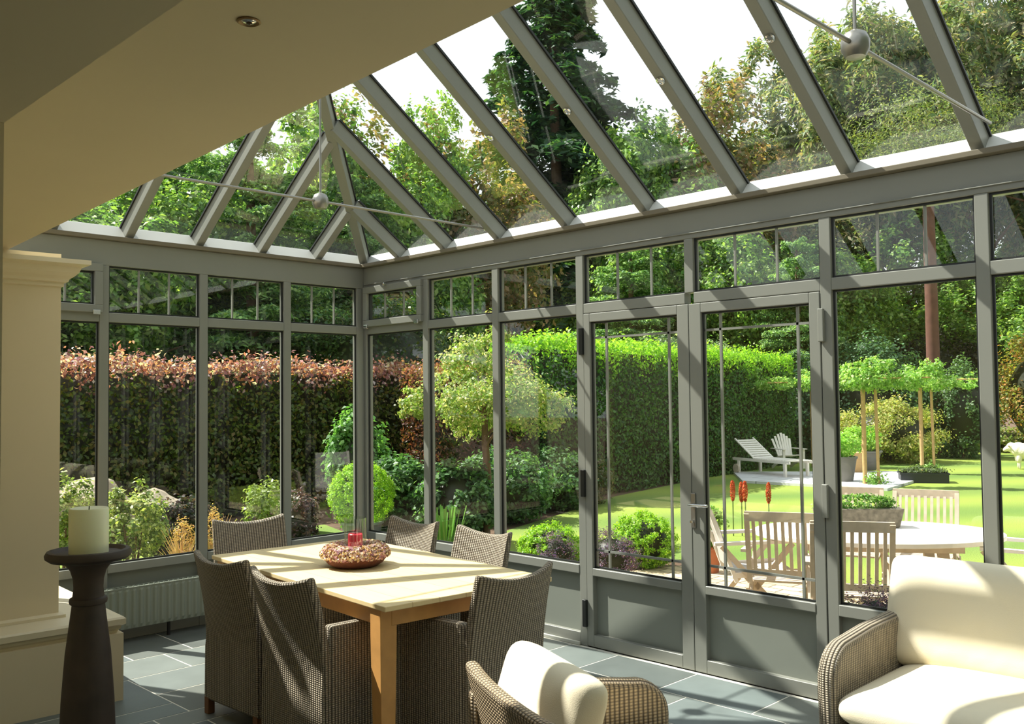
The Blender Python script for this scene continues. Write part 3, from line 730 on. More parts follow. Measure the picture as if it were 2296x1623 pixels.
def arm_poly(L, hb, hf, n=8):
    """side profile (y,z): back at y=0, front at y=-L, top slopes then rounds to the front"""
    p = [(0, .06), (0, hb)]; p += [(-L * .35, hb * .62 + hf * .38), (-L * .62, hf + .02)]
    for k in range(n + 1):
        t = PI / 2 * k / n; p.append((-L + .16 - .16 * math.sin(t), hf - .15 + .15 * math.cos(t)))
    p += [(-L + .01, .06)]; return p
sofa = empty('sofa', (5.60, -.62, 0), 0, 'grey-brown wicker sofa against the glazed wall at the right', 'sofa')
SX0, SX1 = -.90, .90
for s, xx in ((-1, SX0), (1, SX1 - .085)):
    m = MB(); m.prism([(y + .50, z) for y, z in arm_poly(1.02, .67, .625)], xx, xx + .085, 'x'); m.build('arm', M_WEAVE, sofa, bevel=.03, smooth=True)
m = MB(); m.slab(lambda u, v: (SX0 + .06 + 1.68 * u, .44 + .08 * v, .06 + .64 * v), lambda u, v: (SX0 + .06 + 1.68 * u, .37 + .08 * v, .06 + .64 * v), 4, 6); m.build('backrest', M_WEAVE, sofa, bevel=.02, smooth=True)
m = MB(); m.box(SX0 + .086, SX1 - .086, -.49, .40, .06, .27); m.build('base', M_WEAVE, sofa, bevel=.01)
for xx in (SX0 + .05, SX1 - .05):
    for yy in (-.46, .40):
        m = MB(); m.box(xx - .025, xx + .025, yy - .025, yy + .025, 0, .07); m.build('leg', M_FOOT, sofa)
for k, lb in ((0, None),):
    m = MB(); pillow(m, 1.66, .90, .20, 22, .14, .42); o = m.build('seat_cushion', M_CUSH, sofa, smooth=True, ang=80); place(o, (0, -.09, .375))
for k in (0, 1):
    m = MB(); pillow(m, .86, .50, .22, 20, .16, .42); o = m.build('cushion', M_CUSH, None, smooth=True, ang=80)
    place(o, (5.555 - .425 + .86 * k, -.40, .655), math.radians(74))
    tag(o, ['cream back cushion at the left end of the wicker sofa', 'cream back cushion at the right end of the wicker sofa, mostly cut off'][k], 'cushion', 'cream back cushions on the sofa')

LA = -.382; LX, LY = 4.557, -2.207
lc = empty('armchair', (LX, LY, 0), LA, 'low wicker lounge armchair seen from behind, bottom centre', 'armchair')
m = MB()
def lcb(off):
    def f(u, v):
        U = 2 * u - 1; zt = .70 - .02 * (1 - abs(U) ** 3); z = .06 + (zt - .06) * v
        return (.41 * U, -.345 - .12 * v ** 1.3 + .02 * U * U + off * (1 - .2 * v), z)
    return f
m.slab(lcb(0), lcb(.07), 16, 14); m.build('backrest', M_WEAVE2, lc, bevel=.022, smooth=True)
for xx in (-.425, .345):
    m = MB(); m.prism([(-y - .43, z) for y, z in arm_poly(.83, .60, .555)], xx, xx + .08, 'x'); m.build('arm', M_WEAVE2, lc, bevel=.028, smooth=True)
m = MB(); m.box(-.34, .34, -.32, .34, .06, .27); m.build('base', M_WEAVE2, lc, bevel=.01)
m = MB(); pillow(m, .67, .66, .15, 14, .16, .42); o = m.build('seat_cushion', M_CUSH, lc, smooth=True, ang=80); place(o, (0, .03, .345))
for xx in (-.37, .37):
    for yy in (-.31, .32):
        m = MB(); m.box(xx - .022, xx + .022, yy - .022, yy + .022, 0, .07); m.build('leg', M_FOOT, lc)
m = MB(); pillow(m, .60, .44, .20, 18, .2, .55); o = m.build('cushion', M_CUSH, None, smooth=True, ang=80)
Rz = Matrix.Rotation(LA, 4, 'Z'); loc = Vector((LX, LY, 0)) + Rz @ Vector((-.075, -.285, .555))
o.matrix_basis = Matrix.Translation(loc) @ Rz @ Matrix.Rotation(math.radians(72), 4, 'X')
tag(o, 'plump cream back cushion in the lounge armchair', 'cushion')
#PART3
# ================================================================ THE GARDEN
m = MB(); m.box(-80, 60, -60, 90, OUT - .3, OUT - .03); struct(m, 'ground', M_SOIL)
lawn = MB(); lawn.prism([(14, 3.4), (3.6, 3.4), (2.2, 3.8), (1.5, 3.8), (.9, 4.15), (-.1, 3.4), (-1.2, 2.5), (-2.0, 3.3), (-2.6, 4.3), (-3.2, 6.0), (-4.2, 8.6), (-4.9, 12), (-5.4, 14.6), (-6.4, 18), (-7, 24), (-8, 32), (-9, 40), (20, 44), (30, 20)], OUT - .02, OUT, 'z')
o = lawn.build('lawn', M_LAWN); tag(o, 'striped bright green mown lawn behind the house', 'lawn', kind='stuff')
o = MB().prism([(-5.0, 2.9), (-4.0, 2.6), (-1.2, .6), (-.6, -.4), (-.6, -3.4), (-3.4, -3.4), (-5.2, -.6), (-5.4, 1.2)], OUT - .02, OUT + .005, 'z').build('grass', M_LAWN); tag(o, 'small patch of bright grass outside the left windows', 'grass', kind='stuff')
pt = MB(); pt.prism([(.1, .16), (.15, 1.5), (.45, 2.6), (.95, 4.05), (1.45, 3.85), (2.1, 3.9), (3.6, 3.5), (9, 3.5), (9, .16)], OUT - .02, OUT + .01, 'z'); struct(pt, 'patio', M_PATIO)
tr = MB(); tr.prism([(-5.2, 14.2), (-1.5, 17.1), (-.85, 12.5), (-3.8, 12.3)], OUT - .02, OUT + .05, 'z'); struct(tr, 'terrace', M_TERRACE)

# low brick base outside the glazed walls hides the ground edge
m = MB(); m.box(0.0, 7.6, .075, .14, OUT, .03); struct(m, 'plinth_north', M_TERRACE)
m = MB(); m.box(-.14, -.075, -3.6, .14, OUT, .03); struct(m, 'plinth_west', M_TERRACE)

SC = (1, 1)
GREENS = [(86, 120, 50), (110, 146, 62), (70, 104, 46), (130, 160, 76)]
def crownset(name, blobs, n, size, cols, wts=None, clumps=60, cr=.25, shell=.55, mat=None, asp=.55, core=None):
    P, N = clump_points(blobs, n, clumps, cr, shell); P = P * np.array([SC[0], SC[0], SC[1]]); return leaf_mesh(name, P, N, size, pal(n, cols, wts), mat or M_LEAF, asp, extra=core)
def blobs(n, rx, rz, zc, r, squash=.8, seed=0):
    g = np.random.default_rng(seed); out = []
    for _ in range(n):
        d = g.normal(0, 1, 3); d /= np.linalg.norm(d); k = g.uniform(.3, .8)
        q = r * g.uniform(.7, 1.2); out.append((d[0] * rx * k, d[1] * rx * k, zc + d[2] * rz * k, q, q, q * squash))
    return out
# unit tree crowns (crown radius 1, height 1 from the ground up)
def u_tree(kind, seed):
    g = np.random.default_rng(seed)
    global SC; SC = {'L': (2.8, 7.5), 'B': (2.8, 10), 'P': (4.6, 16), 'S': (4.6, 19.5), 'C': (3.1, 8)}[kind]
    if kind == 'L': b = blobs(16, 1, .42, .55, .36, .55, seed); return crownset('crown', b, 56000, .135, [(104, 144, 68), (136, 170, 82), (86, 124, 64), (160, 188, 102)], clumps=60, cr=.2, shell=.5)
    if kind == 'B': b = blobs(14, .9, .42, .55, .34, .55, seed); return crownset('crown', b, 22000, .17, [(150, 128, 92), (126, 124, 70), (170, 140, 110), (104, 116, 60)], clumps=46, cr=.2, shell=.5)
    if kind == 'P':
        b = blobs(22, 1.0, .34, .60, .22, .42, seed) ; return crownset('crown', b, 34000, .26, [(138, 152, 96), (156, 160, 108), (112, 134, 86), (166, 154, 116), (96, 122, 84)], clumps=26, cr=.32, shell=.4, mat=M_NEEDLE, asp=.3)
    # conifers: whorls of drooping branches
    PP = []; NN = []; tiers = 24 if kind == 'S' else 15; R = .98
    per = 70000 if kind == 'S' else 76000; nb = 0; br = []
    for ti in range(tiers):
        h = .10 + .88 * ti / tiers; L = R * (1 - h) ** (.75 if kind == 'S' else .55) + .04
        for k in range(10 if kind == 'S' else 8): br.append((h + g.uniform(-.02, .02), g.uniform(0, 2 * PI), L * g.uniform(.7, 1.15)))
    wt = np.array([q[2] ** 1.3 for q in br]); wt /= wt.sum(); k = RNG.choice(len(br), per, p=wt); B = np.array(br)[k]
    t = RNG.uniform(.05, 1, per) ** .7; side = RNG.normal(0, 1, per) * .16 * B[:, 2] * np.sin(np.clip(t, 0, 1) * PI * .85 + .2)
    dr = .16 if kind == 'S' else .07
    rr = B[:, 2] * t; ca, sa = np.cos(B[:, 1]), np.sin(B[:, 1])
    z = B[:, 0] - dr * B[:, 2] * t ** 1.5 + .03 * t - np.abs(RNG.normal(0, .012, per)) - np.abs(side) * .12
    P = np.stack([rr * ca - side * sa, rr * sa + side * ca, z], 1); N = np.stack([ca * .4, sa * .4, np.ones(per)], 1)
    cs = [(40, 74, 48), (54, 90, 56), (34, 62, 46), (76, 108, 62)] if kind == 'S' else [(104, 142, 84), (134, 172, 100), (80, 120, 76), (164, 196, 122)]
    P = P * np.array([SC[0], SC[0], SC[1]]); return leaf_mesh('crown', P, N, .30 if kind == 'S' else .13, pal(per, cs), M_NEEDLE, .4)
UT = {}
def tree(kind, x, y, H, wd, label, group=None, seed=0, cat='tree', base=OUT, name=None, rz=None, trunk=True):
    key = (kind, seed % 3 if kind in 'LP' else 0)
    global SC
    if key not in UT: UT[key] = (u_tree(kind, 31 + seed % 3 * 7 + ord(kind)), SC); SC = (1, 1)
    nm = name or {'L': 'leafy_tree', 'B': 'copper_leaf_tree', 'P': 'pine_tree', 'S': 'spruce_tree', 'C': 'conifer_tree'}[kind]
    r = empty(nm, (x, y, base), 0, label, cat, group)
    c_ = link_mesh(UT[key][0], 'crown', r); q = UT[key][1]; c_.scale = (wd / 2 / q[0], wd / 2 / q[0], H / q[1]); c_.rotation_euler = (0, 0, seed * 1.3 if rz is None else rz)
    if trunk:
        tk = MB(); hh = H * (.95 if kind in 'SC' else .72); r0 = .02 * wd + .04
        tk.tube([(0, 0, 0), (.04 * wd * .3, .02, hh * .4), (-.03, .03, hh * .75), (0, 0, hh)], [r0, r0 * .8, r0 * .55, r0 * .2], 9)
        if kind in 'LBP':
            for k in range(7):
                a = k * 2.4 + seed; z0 = hh * (.42 + .07 * k); L = wd * .34
                tk.tube([(0, 0, z0), (L * .5 * math.cos(a), L * .5 * math.sin(a), z0 + L * .3), (L * math.cos(a), L * math.sin(a), z0 + L * .5)], [r0 * .4, r0 * .25, r0 * .08], 6)
        tk.build('trunk', M_PINEBARK if kind == 'P' else M_BARK, r, smooth=True)
    return r
TREES = [('L', -10.6, .6, 5.7, 5.2, 'leafy tree behind the copper-topped hedge, at the far left behind the pilaster'),
 ('L', -11.6, 1.9, 6.6, 5.4, 'leafy tree behind the hedge in the leftmost pane'),
 ('C', -12.7, 3.6, 8.0, 6.4, 'pale green layered conifer behind the hedge, left part of the left windows'),
 ('L', -14.5, 6.0, 8.6, 6.5, 'leafy tree beyond the conifers, seen through the left end of the roof'),
 ('C', -10.9, 5.0, 8.3, 6.2, 'layered conifer with light green tips in the middle of the left windows'),
 ('L', -13.4, 8.8, 9.4, 6.0, 'leafy tree beyond the conifers, seen through the hipped end of the roof'),
 ('C', -11.4, 7.9, 8.0, 5.6, 'layered conifer behind the corner post, right end of the hedge'),
 ('B', -13.6, 10.6, 10.4, 5.6, 'brownish-leaved tree seen through the roof beside the hip rafter'),
 ('L', -12.64, 11.2, 9.6, 5.4, 'leafy tree seen through the roof, second bay right of the hip'),
 ('B', -13.1, 13.3, 10.6, 5.4, 'brownish-leaved tree left of the tall spruce'),
 ('S', -17.66, 21.86, 20.0, 13, 'tall dark blue-green spruce rising above all other trees, upper middle'),
 ('L', -14.0, 20.6, 9.6, 6.0, 'leafy tree standing just in front of the tall spruce'),
 ('L', -13.83, 22.6, 13.2, 7.5, 'leafy tree right of the tall spruce, low against the sky'),
 ('B', -13.5, 26.0, 14.5, 8, 'brownish thin-leaved tree against the sky right of the spruce'),
 ('P', -13.6, 29.8, 16.8, 9.5, 'leftmost of the tall olive pines at the back of the garden'),
 ('P', -13.4, 34.4, 21, 11, 'second olive pine from the left, sky above it'),
 ('P', -9.6, 31.8, 19.5, 10, 'olive pine behind the steel coupling at the upper right'),
 ('P', -9.2, 36.3, 22, 11, 'tall olive pine at the back, lower left of the right roof rafter'),
 ('P', -6.0, 33.2, 21, 10, 'olive pine seen through the last roof bays at the right'),
 ('P', -4.7, 36.7, 25, 12, 'tallest pine, filling the top right corner'),
 ('P', -1.6, 34.3, 21, 11, 'olive pine at the far right edge of the view'),
 ('L', -10.3, 22.4, 8.4, 6.0, 'leafy tree behind the clipped hedge, above the left door'),
 ('L', -9.4, 26.3, 8.2, 6.5, 'leafy tree behind the terrace, above the right door'),
 ('L', -3.2, 30.8, 6.4, 7.0, 'broad leafy shrub tree at the back right of the lawn'),
 ('C', -11.8, 19.0, 7.0, 6.0, 'light green conifer above the hedge near the left door'),
 ('C', -7.5, 21.8, 7.0, 4.6, 'bright green conifer between the doors and the tall right window'),
 ('L', -7.6, 31.0, 8.5, 8.0, 'dense leafy tree at the back behind the round shrub'),
 ('L', 15.5, -3.0, 12.5, 9.0, 'unseen tall leafy tree added east of the glass room for the pane reflections'),  # unseen east trees, added to block sky light and fill pane reflections
 ('L', 16.0, 5.0, 13.0, 9.5, 'unseen tall leafy tree added beyond the east hedge, north of its neighbour'),
 ('C', 16.5, 12.5, 12.5, 9.0, 'unseen tall conifer added beyond the north end of the east hedge'),
 ('L', -12.0, -3.6, 8.0, 7.0, 'unseen leafy tree added south-west of the house for the pane reflections'),  # unseen south-west trees, added so the panes reflect greenery instead of sky
 ('C', -11.5, -9.5, 8.5, 6.5, 'unseen conifer added further south-west for the pane reflections'),
 ('L', -9.5, -15.0, 9.0, 8.0, 'unseen leafy tree added at the south-west end of the garden'),
 ('L', -6.3, 40.0, 9.5, 9.0, 'distant leafy tree in the gap beside the reddish trunk')]
for k, (kd, x, y, H, wd, lb) in enumerate(TREES):
    tree(kd, x, y, H, wd, lb, 'trees around the garden', seed=k)
# reddish bare pine trunk in front of the back trees
r = empty('bare_pine', (-4.2, 23.6, OUT), 0, 'straight reddish bare pine trunk behind the trained trees', 'tree trunk')
m = MB(); m.tube([(0, 0, 0), (.05, 0, 3), (.02, .05, 7), (0, .1, 9.2)], [.22, .19, .17, .12], 12); m.build('trunk', M_PINEBARK, r, smooth=True)
me = crownset('crown', [(0, 0, 9.6, 2.4, 2.4, 1.3), (1.4, .5, 8.6, 1.3, 1.3, .8), (-1.2, -.4, 8.9, 1.3, 1.3, .8)], 12000, .12, [(116, 132, 74), (136, 142, 84), (92, 112, 66)], clumps=40, cr=.3, mat=M_NEEDLE, asp=.3)
link_mesh(me, 'crown', r)

# hedges
def hedge(name, x0, x1, y0, y1, h, n, size, cols, label, rz=0, loc=None, top=None, wts=None, topd=.28):
    P, N = box_points(x0, x1, y0, y1, 0, h, n, .22, 'XyYZx')
    C = pal(len(P), cols, wts)
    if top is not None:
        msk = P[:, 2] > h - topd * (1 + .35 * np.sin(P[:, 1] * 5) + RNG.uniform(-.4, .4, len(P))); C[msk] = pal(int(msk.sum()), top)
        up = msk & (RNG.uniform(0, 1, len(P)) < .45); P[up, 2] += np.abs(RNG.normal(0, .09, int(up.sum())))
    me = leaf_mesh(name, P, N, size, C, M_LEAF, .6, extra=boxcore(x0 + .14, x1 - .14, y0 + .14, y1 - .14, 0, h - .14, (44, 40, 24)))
    r = empty(name, loc or (0, 0, OUT), rz, label, 'hedge'); link_mesh(me, 'foliage', r); return r
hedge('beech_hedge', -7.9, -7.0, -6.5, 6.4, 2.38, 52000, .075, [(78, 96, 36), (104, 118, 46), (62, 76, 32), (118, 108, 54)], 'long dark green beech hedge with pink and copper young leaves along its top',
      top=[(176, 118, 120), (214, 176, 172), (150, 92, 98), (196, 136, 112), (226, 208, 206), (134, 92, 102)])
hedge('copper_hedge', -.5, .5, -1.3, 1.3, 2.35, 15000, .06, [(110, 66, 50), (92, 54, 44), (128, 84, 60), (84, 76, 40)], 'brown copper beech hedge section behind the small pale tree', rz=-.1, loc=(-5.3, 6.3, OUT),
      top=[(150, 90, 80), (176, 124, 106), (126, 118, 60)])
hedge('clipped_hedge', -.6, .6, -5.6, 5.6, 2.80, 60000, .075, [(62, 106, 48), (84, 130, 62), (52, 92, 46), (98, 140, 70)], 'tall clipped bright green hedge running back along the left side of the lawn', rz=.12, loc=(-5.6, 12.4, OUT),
      top=[(150, 196, 60), (170, 210, 80), (128, 178, 56)], topd=.4)  # lime top over darker sides: sun on the hedge top put into leaf colour

# stand-alone shrubs
def shrub(name, x, y, z, rx, ry, rz_, n, size, cols, label, cat='shrub', stems=True, asp=.6, shell=.75, group=None, clumps=90, cr=.2, core=True, base=OUT):
    r = empty(name, (x, y, base), 0, label, cat, group)
    bl = [(0, 0, z - base, rx, ry, rz_)]
    ex = None
    if core:
        vs = []; fs = []; nu, nv = 12, 8
        for j in range(nv + 1):
            for i in range(nu):
                a = 2 * PI * i / nu; b = PI * j / nv; vs.append((.72 * rx * math.sin(b) * math.cos(a), .72 * ry * math.sin(b) * math.sin(a), z - base + .72 * rz_ * math.cos(b)))
        fs = [(j * nu + i, j * nu + (i + 1) % nu, (j + 1) * nu + (i + 1) % nu, (j + 1) * nu + i) for j in range(nv) for i in range(nu)]
        ex = (vs, fs, tuple(lin((52, 58, 30))))
    me = crownset('foliage', bl, n, size, cols, clumps=clumps, cr=cr, shell=shell, asp=asp, core=ex); link_mesh(me, 'foliage', r)
    if stems:
        m = MB(); zz = z - base
        for k in range(5):
            a = k * 1.26; m.tube([(.04 * math.cos(a), .04 * math.sin(a), 0), (rx * .3 * math.cos(a), ry * .3 * math.sin(a), zz)], [.018, .009], 6)
        m.build('stems', M_BARK, r, smooth=True)
    return r
BR = [(150, 190, 50), (176, 214, 66), (124, 170, 44)]
RHO = [(72, 112, 62), (96, 138, 84), (120, 156, 104), (60, 96, 54)]
shrub('box_ball', -.02, 2.35, .10, .33, .33, .27, 12000, .024, BR, 'low bright green box ball just outside the window left of the doors', group='clipped box balls', clumps=300, cr=.1)
shrub('box_ball', .50, 3.25, .13, .35, .35, .30, 12000, .024, BR, 'bright green box ball seen through the left door', group='clipped box balls', clumps=300, cr=.1)
PUR = [(112, 84, 132), (136, 104, 146), (92, 110, 100), (96, 72, 110), (150, 116, 136)]
shrub('heather', .78, 2.35, .10, .30, .24, .25, 7000, .022, PUR, 'purple-tinged flowering plant at the foot of the left door', 'flower', asp=.3)
shrub('heather', .20, 2.20, .06, .2, .2, .26, 4500, .022, PUR, 'small purple-tinged plant just left of the door frame', 'flower', asp=.3)
shrub('heather', 4.12, .75, .2, .24, .16, .30, 3500, .022, PUR, 'purple flowers low outside the window beside the sofa', 'flower', asp=.3)
shrub('laurel_bush', -3.2, 2.9, .36, .56, .52, .52, 8000, .07, RHO, 'glossy green bush right of the corner post')
shrub('laurel_bush', -2.15, 2.95, .34, .50, .46, .50, 8000, .07, RHO, 'glossy green bush below the small pale tree')
shrub('laurel_bush', -3.35, 4.9, .34, .75, .7, .52, 9000, .065, RHO, 'glossy green bush in the bed in front of the copper hedge')
shrub('laurel_bush', -3.85, 6.5, .30, .7, .7, .5, 8000, .065, RHO, 'green bush in the bed just left of the left door frame')
shrub('azalea_bush', -3.9, 7.3, .22, .6, .6, .42, 5000, .055, [(104, 108, 72), (130, 120, 84), (84, 100, 60)], 'sparse bush at the end of the bed, through the left door', shell=.3, core=False)
shrub('rose_bush', -3.8, -1.15, .42, .32, .36, .50, 3200, .05, [(126, 146, 74), (160, 170, 100), (92, 118, 56)], 'light green bush outside, left of the ivory candle', shell=.3, core=False)
shrub('rose_bush', -3.4, -.58, .36, .40, .36, .44, 4200, .05, [(126, 146, 74), (160, 170, 100), (92, 118, 56), (200, 206, 150)], 'pale flecked green bush outside, right of the ivory candle', shell=.3, core=False)
shrub('berberis', -4.3, .35, .12, .45, .5, .38, 5000, .05, [(66, 60, 56), (58, 72, 50), (84, 66, 62)], 'dark low bush behind the pale flecked bush outside')
shrub('berberis', -3.9, 1.75, .12, .30, .28, .38, 4500, .045, [(86, 62, 70), (112, 76, 84), (66, 60, 52)], 'small purple-leaved bush left of the box ball in the zinc pot')
shrub('spirea', -3.4, .98, .32, .34, .3, .40, 2200, .05, [(150, 166, 96), (120, 140, 70)], 'airy pale green shrub above the far-end dining chair', shell=.2, core=False)
shrub('hydrangea', -4.6, 3.2, .68, .40, .45, .80, 7000, .08, [(92, 140, 70), (120, 166, 90)], 'mid green shrub behind the box ball in the zinc pot')
for k, (x, y, lb) in enumerate([(-2.55, -.42, 'tuft of dry straw-coloured grass outside, below the second left mullion'), (-3.1, .22, 'thin tuft of dry grass outside, left of the far-end dining chair')]):
    n = 600 if k == 0 else 300; r = empty('dry_grass', (x, y, OUT), 0, lb, 'grass tuft'); mm = MB()
    for i in range(n // 6):
        a = random.uniform(0, 2 * PI); q = random.uniform(.03, .22); h = random.uniform(.25, .55); cx, cy = .06 * math.cos(a) * random.random(), .06 * math.sin(a) * random.random()
        mm.tube([(cx, cy, 0), (cx + q * .4 * math.cos(a), cy + q * .4 * math.sin(a), h * .6), (cx + q * math.cos(a), cy + q * math.sin(a), h)], [.006, .005, .002], 3)
    mm.build('blades', plain('dry_blades_%d' % k, srgb(206, 168, 112), .9, var=.2), r)
    me = crownset('seed_heads', [(0, 0, .38, .12, .12, .22)], 700, .03, [(214, 176, 120), (190, 150, 100)], clumps=40, cr=.3, asp=.3); link_mesh(me, 'seed_heads', r)
r = empty('iris_clump', (-1.35, 2.05, OUT), 0, 'clump of upright bright green sword leaves behind the far dining chairs', 'plant'); mm = MB()
for i in range(90):
    a = random.uniform(0, 2 * PI); q = random.uniform(.02, .18); h = random.uniform(.35, .62); cx, cy = .14 * math.cos(a) * random.random(), .14 * math.sin(a) * random.random()
    mm.bar((cx, cy, 0), (cx + q * math.cos(a), cy + q * math.sin(a), h), .016, .003, (math.cos(a), math.sin(a), .3))
mm.build('leaves', plain('iris_leaf', srgb(110, 160, 60), .5), r)
shrub('round_shrub', -4.0, 19.9, .62, 1.35, 1.25, .88, 16000, .07, [(172, 182, 96), (192, 194, 114), (148, 164, 80), (206, 190, 128)], 'large rounded yellow-green shrub behind the trained trees')
shrub('rhododendron', -5.6, 22.2, 1.3, 1.9, 1.6, 1.9, 16000, .1, [(92, 128, 92), (110, 146, 104), (70, 104, 72)], 'large blue-green shrub behind the rounded yellow-green one')
shrub('rhododendron', -6.9, 20.2, 1.0, 1.2, 1.2, 1.7, 11000, .1, [(54, 92, 56), (72, 112, 68), (46, 78, 50)], 'dark green shrub behind the post at the right door')
shrub('rhododendron', -3.0, 22.5, 1.1, .9, .9, 1.4, 9000, .08, [(104, 136, 84), (84, 116, 72)], 'green shrub right of the rounded yellow-green one')
shrub('azalea_bush', -1.5, 25.2, 1.5, 1.6, 1.6, 1.9, 14000, .09, [(172, 150, 70), (150, 152, 70), (124, 142, 64), (190, 136, 70)], 'orange-tinted shrub at the right edge of the lawn')
shrub('ground_cover', -3.9, 26.5, .15, 2.4, 1.2, .45, 9000, .08, [(146, 160, 84), (120, 150, 66), (170, 160, 110)], 'low light green planting along the back of the lawn', stems=False)
shrub('dark_gap_mass', -6.3, 29.0, 1.6, 2.2, 1.6, 2.3, 15000, .1, [(34, 36, 26), (44, 44, 30), (30, 34, 28)], 'shrub mass in the back gap, the shade there put into its very dark leaves')  # shade of the dark opening at the back, put into the leaf colours
shrub('holly_mass', -9.4, 24.5, 2.0, 2.6, 2.2, 2.6, 16000, .11, [(70, 96, 50), (92, 112, 56), (58, 80, 44)], 'tall dark green shrub behind the far end of the clipped hedge')
shrub('holly_mass', -8.6, 6.8, 2.0, 1.6, 1.8, 1.6, 11000, .09, [(64, 92, 48), (52, 74, 42), (88, 96, 50)], 'dark evergreen shrub behind the hedge, right of the corner post')
shrub('white_blossom_bush', -8.6, 17.0, 2.3, 1.5, 2.6, 1.0, 11000, .1, [(160, 186, 140), (92, 126, 76), (196, 212, 176), (70, 104, 60)], 'pale-leaved bush showing above the clipped hedge')
# small pale ornamental tree
r = empty('ornamental_tree', (-1.95, 3.25, OUT), 0, 'small variegated tree with pale yellow-green crown right of the corner post', 'tree')
me = crownset('crown', [(0, 0, 1.85, .78, .78, .42), (-.35, .3, 1.6, .5, .5, .3), (.4, .4, 1.75, .5, .5, .36), (-.1, -.1, 2.35, .42, .42, .3), (.15, .1, 2.65, .24, .24, .22), (-.62, -.5, 1.75, .3, .3, .2)], 17000, .05, [(154, 176, 98), (184, 196, 124), (126, 158, 82), (200, 190, 146)], clumps=32, cr=.28, shell=.35)
link_mesh(me, 'crown', r)
m = MB(); m.tube([(0, 0, 0), (.02, .03, .7), (-.02, .02, 1.3), (0, 0, 2.3)], [.06, .05, .045, .015], 10)
for k in range(6): a = k * 1.05; m.tube([(0, 0, 1.2 + .12 * k), (.35 * math.cos(a), .35 * math.sin(a), 1.55 + .12 * k)], [.022, .008], 6)
m.build('trunk', M_BARK, r, smooth=True)

# potted plants
def potted(x, y, z, pr_, ph, mat, fr_, fh, cols, label, n=2500, size=.04, name='potted_plant', zsh=0, bright=None):
    r = empty(name, (x, y, z), 0, label, 'potted plant')
    m = MB(); m.lathe([(pr_ * .7, 0), (pr_ * .98, ph * .9), (pr_ * 1.06, ph * .92), (pr_ * 1.06, ph), (pr_ * .92, ph), (pr_ * .9, ph * .86), (.01, ph * .86)], (0, 0, 0), 28); m.build('pot', mat, r, smooth=True)
    me = crownset('foliage', [(0, 0, ph + fh * .5 + zsh, fr_, fr_, fh * .5)], n, size, cols, clumps=60, cr=.25, shell=.3); link_mesh(me, 'foliage', r); return r
r = potted(-2.76, 1.95, OUT, .25, .34, M_ZINC, .40, .78, BR, 'round box ball in a zinc pot outside by the corner post', 18000, .022, 'potted_box_ball', -.02)
for ch in r.children:
    if ch.name.startswith('foliage'):
        ch.data = crownset('foliage', [(0, 0, .65, .39, .39, .39)], 24000, .022, BR, clumps=500, cr=.08, shell=.88, core=None)
potted(1.20, 3.42, OUT, .13, .26, M_TERRA, .17, .42, [(120, 160, 80), (150, 186, 100)], 'leafy plant in a terracotta pot beside the door handle', 1800, .04)
potted(-2.16, 13.45, OUT + .05, .27, .5, M_GREYPOT, .36, .5, [(150, 196, 90), (176, 212, 110)], 'bright leafy plant in a tapered grey pot on the terrace', 2500, .06)
potted(-3.1, 16.4, OUT + .05, .42, .45, M_GREYPOT, .42, .62, [(140, 186, 84), (170, 206, 100)], 'bright green plant in a wide grey pot at the back of the terrace', 2500, .07)
r = empty('planter_box', (-1.05, 14.7, OUT), .5, 'low black planter box with grey-green plants at the terrace edge', 'planter')
m = MB(); m.box(-.45, .45, -.25, .25, 0, .2); m.box(-.47, .47, -.27, .27, .17, .2); m.build('box', M_BLACKPOT, r)
link_mesh(crownset('foliage', [(0, 0, .24, .45, .25, .1)], 1800, .05, [(96, 116, 76), (120, 136, 92)], clumps=40, cr=.25), 'foliage', r)
# red-hot pokers
for k, (x, y) in enumerate([(.02, 5.78), (.10, 5.86), (.19, 5.80), (.42, 5.98)]):
    r = empty('red_hot_poker', (x, y, OUT), 0, 'upright orange-red flower spike on the lawn edge behind the sling chair', 'flower', 'orange flower spikes behind the garden chairs')
    m = MB(); m.tube([(0, 0, 0), (0, 0, .5)], .008, 6); m.build('stem', plain('flower_stem_%d' % k, srgb(110, 130, 70), .7), r)
    P = RNG.normal(0, 1, (500, 3)); P /= np.linalg.norm(P, axis=1)[:, None]; Q = P * np.array([.028, .028, .13]) + np.array([0, 0, .58 - .02 * (k % 2)])
    link_mesh(leaf_mesh('flower_head', Q, P, .03, pal(500, [(216, 96, 60), (200, 80, 50), (226, 130, 70)]), M_PETAL, .35), 'flower_head', r)

# trained (espalier) trees with stakes and bamboo frame
def trained(x, y, label, w_=1.0, zc=2.0, rz=0):
    r = empty('trained_tree', (x, y, OUT), rz, label, 'tree', 'trained trees around the terrace')
    m = MB(); m.tube([(-.13, 0, 0), (-.13, 0, 1.95)], .045, 10); m.build('post', M_POST, r, smooth=True)
    m = MB(); m.tube([(.12, .0, 0), (.10, .02, 1.9)], .03, 8); m.build('trunk', M_POST, r, smooth=True)
    m = MB(); m.tube([(-1.1, 0, 2.12), (1.1, 0, 2.12)], .018, 6); m.build('cane', M_POST, r, smooth=True)
    link_mesh(crownset('crown', [(0, 0, 2.12, .55 * w_, .40, .26), (-.8, 0, 2.12, .42, .28, .16), (.75, 0, 2.08, .45, .28, .18), (.15, 0, 2.38, .3, .25, .2), (-.3, .1, 2.3, .25, .2, .16)], 3600, .075, [(140, 184, 88), (168, 204, 110), (116, 160, 74), (190, 214, 150)], clumps=36, cr=.3, shell=.3), 'crown', r)
    link_mesh(crownset('low_growth', [(.05, 0, .12, .22, .22, .14)], 400, .06, [(120, 160, 80), (150, 190, 100)], clumps=60, cr=.4, shell=.1), 'low_growth', r)
trained(-5.7, 15.5, 'trained tree on a stout post left of the sun lounger', rz=.4)
